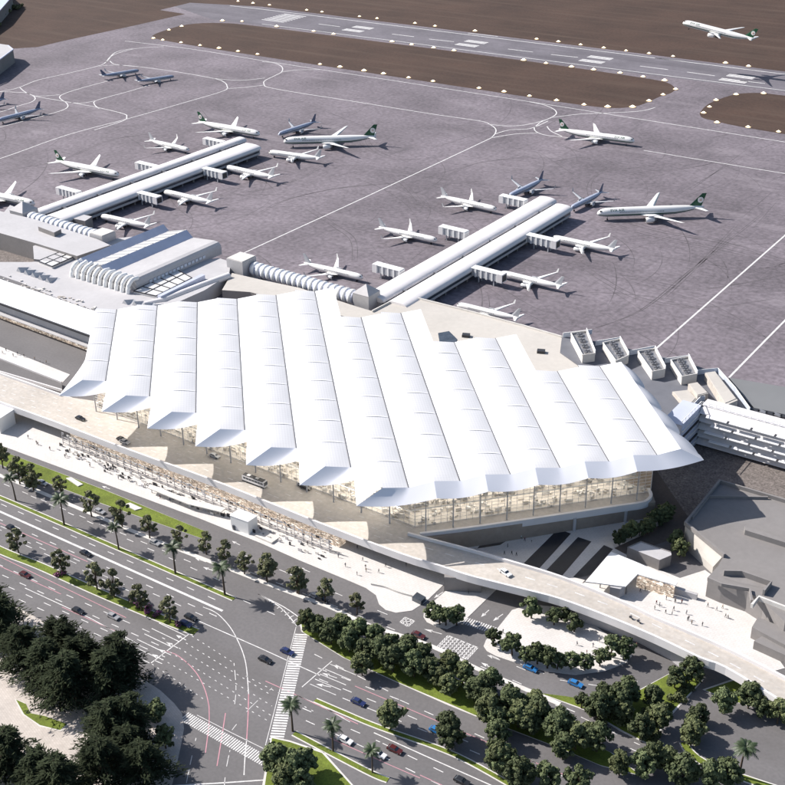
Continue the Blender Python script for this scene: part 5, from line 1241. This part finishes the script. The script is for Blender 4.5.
row(Z(400, 560, 4.906, [(165, 300), (195, 315), (225, 320), (278, 318)]), SMALL, .14, (.95, 1.2), 'small round tree on the white paving tongue under the bridge', 'from the left', 'paving tongue trees')
row(Z(540, 450, 5.236, [(415, 500), (440, 470), (478, 462), (520, 450), (562, 438), (600, 405), (640, 385), (660, 370), (700, 520), (730, 560), (715, 490)]), DENSE, .05, (.6, .85), 'dark leafy tree around the grey hut behind the canopy', 'from the left', 'trees around the hut')
row(Z(0, 480, 4.906, [(165, 52), (300, 75), (450, 178), (600, 228), (735, 285)]) + Z(150, 480, 5.233, [(160, 345), (295, 388), (395, 432), (495, 492), (615, 535), (770, 592)]) + Z(262, 560, 2.996, [(15, 62), (110, 102), (190, 128), (285, 163)]) + [(3, 468), (20, 484), (34, 490)], SPARSE, .12, (.9, 1.3), 'thin street tree on the white kerb line', 'from the left', 'thin street trees on the kerb line')
row(Z(0, 480, 4.906, [(92, 358), (308, 465), (478, 538), (562, 575), (695, 640)]) + [(170, 622)], SPARSE, .12, (.85, 1.2), 'thin crowned street tree on the lower grass median', 'from the left', 'thin street trees on the lower median')
row(Z(0, 480, 4.906, [(78, 100), (315, 220), (583, 340)]) + Z(150, 480, 5.233, [(133, 488), (392, 600)]), PALM, .14, (1.0, 1.35), 'slim palm on the narrow grass strip between the carriageways', 'from the left', 'palms on the grass strip')
row(Z(262, 560, 2.996, [(92, 512), (213, 572), (331, 636)]), PALM, .14, (.85, 1.15), 'slim palm on the short grass strip beyond the long zebra', 'from the left', 'palms beyond the zebra')
row([(739, 776)], PALM, .14, (1.25, 1.25), 'lone palm on bare asphalt at the bottom right corner', 'and only one there', 'lone palm')
row([(-10, 632), (4, 648), (28, 672), (48, 690), (64, 668), (70, 705), (84, 684), (112, 700), (122, 684)], DARK, .14, (1.0, 1.2), 'large dark feathery conifer of the upper clump at bottom left', 'from the left', 'upper conifer clump')
row([(12, 778), (42, 795), (-8, 770), (62, 808), (112, 752), (132, 742), (105, 790), (146, 788), (128, 768)], DARK, .14, (.9, 1.1), 'large dark feathery conifer of the lower clump at bottom left', 'from the left', 'lower conifer clump')
row([(158, 722), (166, 748)], SMALL, .14, (1.1, 1.2), 'small bushy tree at the plaza corner by the short zebra', 'from the left', 'plaza corner trees')
fl = MB(); leaf_cloud(random.Random(4), [((0, 0, .8), 1.2), ((1.2, .3, .7), 1.0), ((-1.1, -.2, .6), .9)], 60, .25, fl)
fo = empty('flowering_shrub', (0, 0, 0), 'x', 'shrub'); fl.build('blossom', M['flower'], fo, True)
sf_ = MB(); leaf_cloud(random.Random(6), [((0, 0, .6), 1.3), ((1.2, .3, .5), 1.1)], 40, .3, sf_); sf_.build('foliage', M['leaf'], fo, True)
for i, (x, y) in enumerate([(133, 602), (139, 605), (148, 611), (157, 615), (60, 575), (178, 625)]): place(fo, G(x, y, .16), SEQ.uniform(0, 6), SEQ.uniform(.9, 1.4), 'magenta flowering shrub on the lower grass median, %s planted' % ordw(i + 1), 'flowering shrubs')
lsb = empty('low_shrub', (0, 0, 0), 'x', 'shrub'); b_ = MB(); leaf_cloud(random.Random(18), [((0, 0, .7), 1.3), ((1.5, .4, .6), 1.1), ((-1.3, -.3, .6), 1.0), ((.3, 1.3, .5), .9)], 70, .3, b_); b_.build('foliage', M['leaf2'], lsb, True)
for i, (x, y) in enumerate(sorted(Z(480, 600, k6, [(295, 275), (300, 290), (330, 300), (350, 312), (375, 320), (388, 300), (430, 310), (440, 345), (452, 355), (480, 275), (505, 258), (520, 240), (535, 225), (420, 290), (470, 300), (310, 310)]))): place(lsb, G(x, y, .16), SEQ.uniform(0, 6), SEQ.uniform(.8, 1.5), 'low yellow green shrub on the triangular grass bed, %s from the left' % ordw(i + 1), 'low shrubs of the triangular bed')
sb = empty('scrub_bush', (0, 0, 0), 'x', 'bush'); b_ = MB(); leaf_cloud(random.Random(8), [((0, 0, 2), 2.6), ((3, 1, 1.6), 2.2), ((-2.6, 1, 1.8), 2.2), ((.5, -2, 3), 1.8)], 90, .7, b_); b_.build('foliage', M['leafold'], sb, True)
for i, (x, y) in enumerate([(-3, 26), (3, 17), (7, 13), (12, 9), (17, 9), (21, 7), (10, 5)]): place(sb, G(x, y, 0), SEQ.uniform(0, 6), SEQ.uniform(.9, 1.4), 'scrubby olive bush at the far hangar, %s along the row' % ordw(i + 1), 'scrub by the far hangar')

# ------------------------------------------------------------------ vehicles
def make_car(paint, name='car', cat='car', L=4.7, W=1.85, Hh=1.45):
    o = empty(name, (0, 0, 0), 'x', cat); b = MB()
    low = [(-L / 2, .55), (-L / 2 + .1, .3), (L / 2 - .1, .3), (L / 2, .55), (L / 2 - .08, .78), (L * .22, .92), (-L / 2 + .05, .95)]
    def loft(prof_, w0, w1, mb, zmid=.6):
        n = len(prof_); vs = [(x, s * (w0 if z < zmid else w1) / 2, z) for s in (-1, 1) for x, z in prof_]
        mb.add(vs, [tuple(range(n)), tuple(reversed(range(n, 2 * n)))] + [(i, n + i, n + (i + 1) % n, (i + 1) % n) for i in range(n)])
    loft(low, W, W * .96, b)
    cab = [(-L * .44, .93), (L * .20, .91), (L * .06, Hh), (-L * .30, Hh)]
    n = 4; vs = [(x, s * (W * .46 if z < 1 else W * .38), z) for s in (-1, 1) for x, z in cab]
    b.add(vs, [(0, 1, 2, 3), (7, 6, 5, 4)] + [(i, 4 + i, 4 + (i + 1) % 4, (i + 1) % 4) for i in range(4)])
    body_ = b.build('body', paint, o, True)
    gl = MB()
    for s in (-1, 1):
        y0, y1 = s * (W * .46 * 1.0 + .01), s * (W * .395 + .012)
        gl.quad((-L * .38, y0, .99), (L * .15, y0, .99), (L * .045, y1, Hh - .08), (-L * .29, y1, Hh - .08))
    gl.quad((L * .195 + .02, -W * .42, .96), (L * .195 + .02, W * .42, .96), (L * .075 + .02, W * .36, Hh - .05), (L * .075 + .02, -W * .36, Hh - .05))
    gl.quad((-L * .43 - .02, W * .42, .98), (-L * .43 - .02, -W * .42, .98), (-L * .315 - .02, -W * .36, Hh - .05), (-L * .315 - .02, W * .36, Hh - .05))
    gl.build('window', M['glass'], o, True)
    for sx in (-.31, .30):
        for s in (-1, 1):
            w = MB().tube([(sx * L, s * W * .5 - s * .2, .33), (sx * L, s * W * .5 + s * .02, .33)], .33, 12).build('wheel', M['tyre'], o, True)
            MB().tube([(sx * L, s * W * .5, .33), (sx * L, s * W * .5 + s * .035, .33)], .2, 10).build('rim', M['midmetal'], w, True)
    for s in (-1, 1):
        MB().box((L / 2 - .06, s * W * .36, .58), (.12, .4, .16)).build('headlight', M['headlamp'], o, True)
        MB().box((-L / 2 + .03, s * W * .36, .66), (.1, .35, .16)).build('taillight', M['taillamp'], o, True)
    return o
CP = {'black': mat('car_paint_black', (.02, .02, .022), .25, .05, .5, spec=.6), 'dark blue': mat('car_paint_navy', (.02, .03, .10), .25, .05, .5, spec=.6), 'bright blue': mat('car_paint_blue', (.03, .17, .42), .25, .05, .5, spec=.6),
      'white': mat('car_paint_white', (.7, .7, .7), .25, .03, .5, spec=.6), 'dark red': mat('car_paint_maroon', (.075, .015, .015), .25, .05, .5, spec=.6), 'silver': mat('car_paint_silver', (.40, .40, .41), .3, .05, .5, spec=.6, metal=.3)}
CARS = {k: make_car(v) for k, v in CP.items()}
ROADA = math.atan2((G(222.6, 610.9) - G(0, 511.6)).y, (G(222.6, 610.9) - G(0, 511.6)).x)
def car(col, px, label, z=.04, ang=None, back=False):
    p = G(*px, z); place(CARS[col], p, (ROADA if ang is None else ang) + (math.pi if back else 0), 1.12, label, None)
for col, px, lab, kw in (('black', (12, 529), 'black car on the wide road at the left edge, beside the red lane line', {}), ('dark red', (25.5, 576), 'dark maroon car on the lowest carriageway just above the dark conifers', {}),
    ('black', (86, 554.5), 'black car on the road just below the thick white line', {}), ('black', (78.5, 612), 'black car on the lowest carriageway next to a silver one', {}), ('silver', (113.5, 617.6), 'silver car on the lowest carriageway following the black one', {}),
    ('silver', (100, 512.5), 'silver car half hidden by a thin street tree below the grass strip', {}), ('silver', (43, 484), 'silver car on the upper carriageway behind a palm, near the left edge', {}),
    ('dark blue', (186, 625), 'dark blue car waiting at the end of the lower grass median', {}), ('black', (191, 618.5), 'black car beside the dark blue one at the median end', {}),
    ('black', (265.5, 661), 'black car crossing the wide intersection', {}), ('dark blue', (287.5, 653), 'dark blue car entering the intersection at the long zebra', {}),
    ('dark blue', (358.5, 703.5), 'dark blue car on the carriageway below the hedge row', {}), ('white', (345.5, 741.5), 'white car right of the palms on the bottom road', {}), ('white', (379, 755.5), 'white car beside the tall palm on the bottom road', {}),
    ('dark red', (395, 751), 'dark red car right of the two white cars on the bottom road', {}), ('bright blue', (437, 732), 'bright blue car left of a round median tree', {}), ('black', (462, 782.5), 'black car cut by the bottom edge of the picture', {}),
    ('dark red', (418.5, 636.5), 'dark red car between the two hatched boxes', {}), ('bright blue', (530.5, 669.5), 'bright blue car under the trees of the island plaza', {}), ('bright blue', (575.5, 685), 'bright blue car below the island plaza, on the bend', {}),
    ('white', (505.5, 574), 'white car on the bridge', {'z': DZ + .03, 'ang': -.28}), ('black', (80.6, 419.5), 'black car alone on the left part of the beige forecourt', {'z': DZ + .03}),
    ('black', (122, 440.5), 'black car on the beige forecourt near its white parapet, left of the bus', {'z': DZ + .03}), ('silver', (125, 443), 'silver car beside the black one at the forecourt parapet', {'z': DZ + .03}),
    ('silver', (215, 457), 'silver car on the beige forecourt under the third roof beak before the bus', {'z': DZ + .03}), ('black', (306, 488.5), 'black car on the beige forecourt right of the bus', {'z': DZ + .03}),
    ('silver', (303, 486), 'silver car next to the black one right of the bus', {'z': DZ + .03}), ('silver', (155, 544), 'silver car in the shade of a street tree mid road', {}), ('black', (322, 601), 'black car under a thin street tree at the hedge end', {}), ('silver', (316, 597.5), 'silver car behind the black one at the hedge end', {})):
    car(col, px, lab, **kw)
for o in list(CARS.values()) + [lp, fo, sb] + DENSE + SPARSE + SMALL + DARK + PALM:
    if o.name not in USED:
        for ch in list(o.children_recursive): bpy.data.objects.remove(ch)
        bpy.data.objects.remove(o)
# coach on the forecourt
p = G(255, 484, DZ); bus = empty('coach', p, 'long white and dark coach standing on the beige forecourt', 'bus', None, ROADA)
b = MB(); b.box((0, 0, .45), (12, 2.5, 2.7), 0, 0, .985); b.build('body', M['parapet'], bus, True)
w = MB(); [w.box((-4.6 + k * 1.55, s * 1.245, 1.75), (1.4, .04, .95)) for k in range(7) for s in (-1, 1)]; w.build('window', M['glass'], bus, True)
MB().box((6.0, 0, 1.4), (.08, 2.2, 1.5)).build('windscreen', M['glass'], bus, True)
MB().box((-.3, 0, 3.12), (10.9, 2.2, .18)).build('roof_strip', M['dark'], bus, True)
for k in (-3, 1.5): MB().box((k, 0, 3.25), (1.6, 1.3, .25)).build('roof_hatch', M['kerb'], bus, True)
MB().box((0, 0, .4), (11.9, 2.56, .5)).build('skirt_panel', M['dark'], bus, True)
for x in (-3.6, 4.0):
    for s in (-1, 1):
        wh = MB().tube([(x, s * .95, .5), (x, s * 1.3, .5)], .5, 14).build('wheel', M['tyre'], bus, True); MB().tube([(x, s * 1.28, .5), (x, s * 1.33, .5)], .28, 10).build('rim', M['midmetal'], wh, True)
for s in (-1, 1): MB().box((6.03, s * .9, .75), (.1, .4, .2)).build('headlight', M['headlamp'], bus, True)

# ------------------------------------------------------------------ people
CL = {'black': (.02, .02, .022), 'navy': (.02, .03, .08), 'grey': (.12, .12, .125), 'white': (.6, .6, .58), 'maroon': (.13, .025, .03), 'tan': (.33, .24, .16)}
SKIN = mat('skin', (.45, .29, .21), .6, .05, 3.0); HAIR = mat('hair', (.02, .016, .013), .6, .1, 5.0); TROU = mat('trousers', (.03, .032, .045), .8, .1, 3.0)
def skin_mesh(verts, edges, rad, root):
    me = bpy.data.meshes.new('person'); me.from_pydata(verts, edges, []); o = bpy.data.objects.new('person', me); C.objects.link(o)
    md = o.modifiers.new('s', 'SKIN'); me.skin_vertices[0].data.foreach_set('radius', [r for q in rad for r in q])
    for i in range(len(verts)): me.skin_vertices[0].data[i].use_root = (i == root)
    o.modifiers.new('u', 'SUBSURF').levels = 1
    dg = bpy.context.evaluated_depsgraph_get(); out = bpy.data.meshes.new_from_object(o.evaluated_get(dg)); bpy.data.objects.remove(o); return out
def make_person(col, stride):
    s = stride; V_ = [(0, 0, .95), (0, 0, 1.2), (0, 0, 1.42), (0.01, 0, 1.53), (.02, 0, 1.65), (.02, 0, 1.74),
        (0, .1, .88), (s * .45, .1, .48), (s * .5 - .06, .1, .08), (s * .5 + .14, .1, .04), (0, -.1, .88), (-s * .25, -.1, .48), (-s * .6, -.1, .09), (-s * .6 + .18, -.1, .04),
        (0, .19, 1.40), (-s * .3, .24, 1.12), (-s * .3 + .12, .24, .86), (0, -.19, 1.40), (s * .3, -.24, 1.12), (s * .3 + .14, -.24, .88)]
    E_ = [(0, 1), (1, 2), (2, 3), (3, 4), (4, 5), (0, 6), (6, 7), (7, 8), (8, 9), (0, 10), (10, 11), (11, 12), (12, 13), (2, 14), (14, 15), (15, 16), (2, 17), (17, 18), (18, 19)]
    R_ = [(.15, .12), (.15, .11), (.14, .1), (.06, .06), (.10, .09), (.07, .07), (.1, .1), (.07, .07), (.05, .05), (.045, .035), (.1, .1), (.07, .07), (.05, .05), (.045, .035), (.065, .065), (.05, .05), (.04, .04), (.065, .065), (.05, .05), (.04, .04)]
    me = skin_mesh(V_, E_, R_, 0); shirt = mat('coat_' + col, CL[col], .8, .1, 3.0)
    for m in (shirt, TROU, SKIN, HAIR): me.materials.append(m)
    for p in me.polygons:
        c = p.center; p.use_smooth = True
        p.material_index = 3 if c.z > 1.69 or (c.z > 1.6 and c.x < -.02) else (2 if c.z > 1.5 or (abs(c.y) > .19 and c.z < .92) else (1 if c.z < .93 else 0))
    o = bpy.data.objects.new('person', me); C.objects.link(o); tag(o, 'x', 'person'); return o
PP = {(c, k): make_person(c, k) for c in CL for k in (.5, .08)}
PR = random.Random(17); REALU = set()
def people(pts, where, group, z=.14):
    for i, (x, y) in enumerate(sorted(pts)):
        c = PR.choice(['black', 'black', 'navy', 'grey', 'black', 'white', 'maroon', 'tan', 'navy']); k = PR.choice((.5, .5, .08))
        place(PP[(c, k)], G(x, y, z), PR.uniform(0, 6.28), PR.uniform(.95, 1.08) * 1.12, 'person in %s coat %s, %s from the left %s' % (c, 'walking' if k > .3 else 'standing', ordw(i + 1), where), group)
k3 = 2.996
people(Z(0, 370, k3, [(110, 222), (114, 225), (180, 227), (195, 262), (199, 258), (235, 263), (300, 277), (330, 302), (334, 299), (355, 327), (375, 302), (385, 332), (435, 352), (445, 324), (480, 385), (495, 372), (270, 290), (150, 240), (410, 345), (540, 400), (570, 398), (85, 205), (210, 245), (285, 262), (320, 285), (460, 350), (510, 395)]) + Z(220, 500, 7.85, [(36, 125), (490, 225), (688, 350), (725, 320), (560, 270)]), 'on the pavement below the forecourt', 'people on the long pavement')
people(Z(250, 440, 5.233, [(300, 548), (325, 523), (462, 615), (590, 633), (605, 673), (710, 665), (562, 570), (440, 525)]) + Z(262, 560, k3, [(312, 35), (350, 38), (432, 18), (250, 20), (285, 45)]), 'on the pavement left of the bridge', 'people by the bridge')
people(Z(400, 430, 4.906, [(528, 575), (512, 612), (548, 612), (571, 617), (595, 535), (612, 545), (645, 550)]), 'on the shaded paving by the terminal', 'people on the shaded paving')
people(Z(400, 560, 4.906, [(312, 150), (336, 163), (375, 157), (320, 130)]), 'on the paving tongue under the bridge', 'people under the bridge')
people([(503, 633), (615, 644)] + Z(560, 540, k5 * 0 + 5.607, [(95, 590), (185, 600), (220, 570), (150, 640)]), 'on the island plaza among trees', 'people on the island plaza')
people(Z(560, 540, 5.607, [(540, 360), (557, 372), (530, 390), (595, 335), (645, 350), (682, 356), (592, 412), (628, 417), (637, 395), (708, 415), (715, 452), (738, 472), (721, 446), (455, 272), (477, 285), (450, 292), (546, 285), (603, 275), (746, 320)]) + Z(655, 560, 5.607, [(295, 263), (345, 283), (378, 271), (395, 322), (408, 328), (265, 370), (150, 240), (112, 235)]), 'on the bright plaza beyond the bridge', 'people on the bright plaza')
people(Z(0, 330, 5.607, [(15, 132), (35, 118), (75, 148), (135, 152), (195, 167), (260, 187), (100, 140), (225, 180)]), 'on the pavement beside the ramp', 'people by the ramp')
people([(428 / 5.607 + 560, 600 / 5.607 + 540), (625.5, 637), (646, 645)], 'on the asphalt under the bridge wall', 'people at the bridge wall', .06)
for o in PP.values():
    if o.name not in USED: bpy.data.objects.remove(o)
# two motorcycles on the bridge
def motorbike(px, label):
    p = G(*px, DZ + .02); o = empty('motorcycle', p, label, 'motorcycle', 'motorcycles on the bridge', -.42)
    f = MB(); f.bar((-.5, 0, .55), (.5, 0, .75), .3, .35); f.bar((.5, 0, .75), (.75, 0, .35), .1); f.bar((.45, -.35, 1.05), (.45, .35, 1.05), .07); f.bar((.5, 0, .7), (.45, 0, 1.05), .08); f.build('frame', M['dark'], o, True)
    MB().box((-.3, 0, .78), (.75, .3, .12), 0, 0, .8).build('saddle', M['tyre'], o, True)
    for x in (-.65, .72): MB().tube([(x, -.07, .32), (x, .07, .32)], .32, 14).build('wheel', M['tyre'], o, True)
    MB().box((.6, 0, .82), (.14, .2, .18)).build('headlight', M['headlamp'], o, True)
    V_ = [(-.2, 0, .92), (-.12, 0, 1.2), (.02, 0, 1.45), (.06, 0, 1.55), (.1, 0, 1.67), (.1, 0, 1.76), (-.1, .14, .9), (.28, .2, .8), (.1, .18, .35), (.25, .18, .32), (-.1, -.14, .9), (.28, -.2, .8), (.1, -.18, .35), (.25, -.18, .32), (.02, .2, 1.40), (.2, .28, 1.18), (.43, .27, 1.08), (.02, -.2, 1.40), (.2, -.28, 1.18), (.43, -.27, 1.08)]
    E_ = [(0, 1), (1, 2), (2, 3), (3, 4), (4, 5), (0, 6), (6, 7), (7, 8), (8, 9), (0, 10), (10, 11), (11, 12), (12, 13), (2, 14), (14, 15), (15, 16), (2, 17), (17, 18), (18, 19)]
    R_ = [(.15, .13), (.15, .11), (.14, .1), (.06, .06), (.12, .11), (.08, .08), (.1, .1), (.07, .07), (.05, .05), (.045, .035), (.1, .1), (.07, .07), (.05, .05), (.045, .035), (.065, .065), (.05, .05), (.04, .04), (.065, .065), (.05, .05), (.04, .04)]
    me = skin_mesh(V_, E_, R_, 0); me.materials.append(bpy.data.materials['coat_navy']); me.materials.append(HAIR)
    for q in me.polygons: q.use_smooth = True; q.material_index = 1 if q.center.z > 1.55 or q.center.z < .5 else 0
    r = bpy.data.objects.new('person', me); C.objects.link(r); r.location = p; r.rotation_euler = (0, 0, -.42); tag(r, 'rider in navy on the ' + label, 'person')
motorbike((630.8, 618.6), 'left one of two motorcycles on the bridge'); motorbike((638.5, 622.5), 'right one of two motorcycles on the bridge')
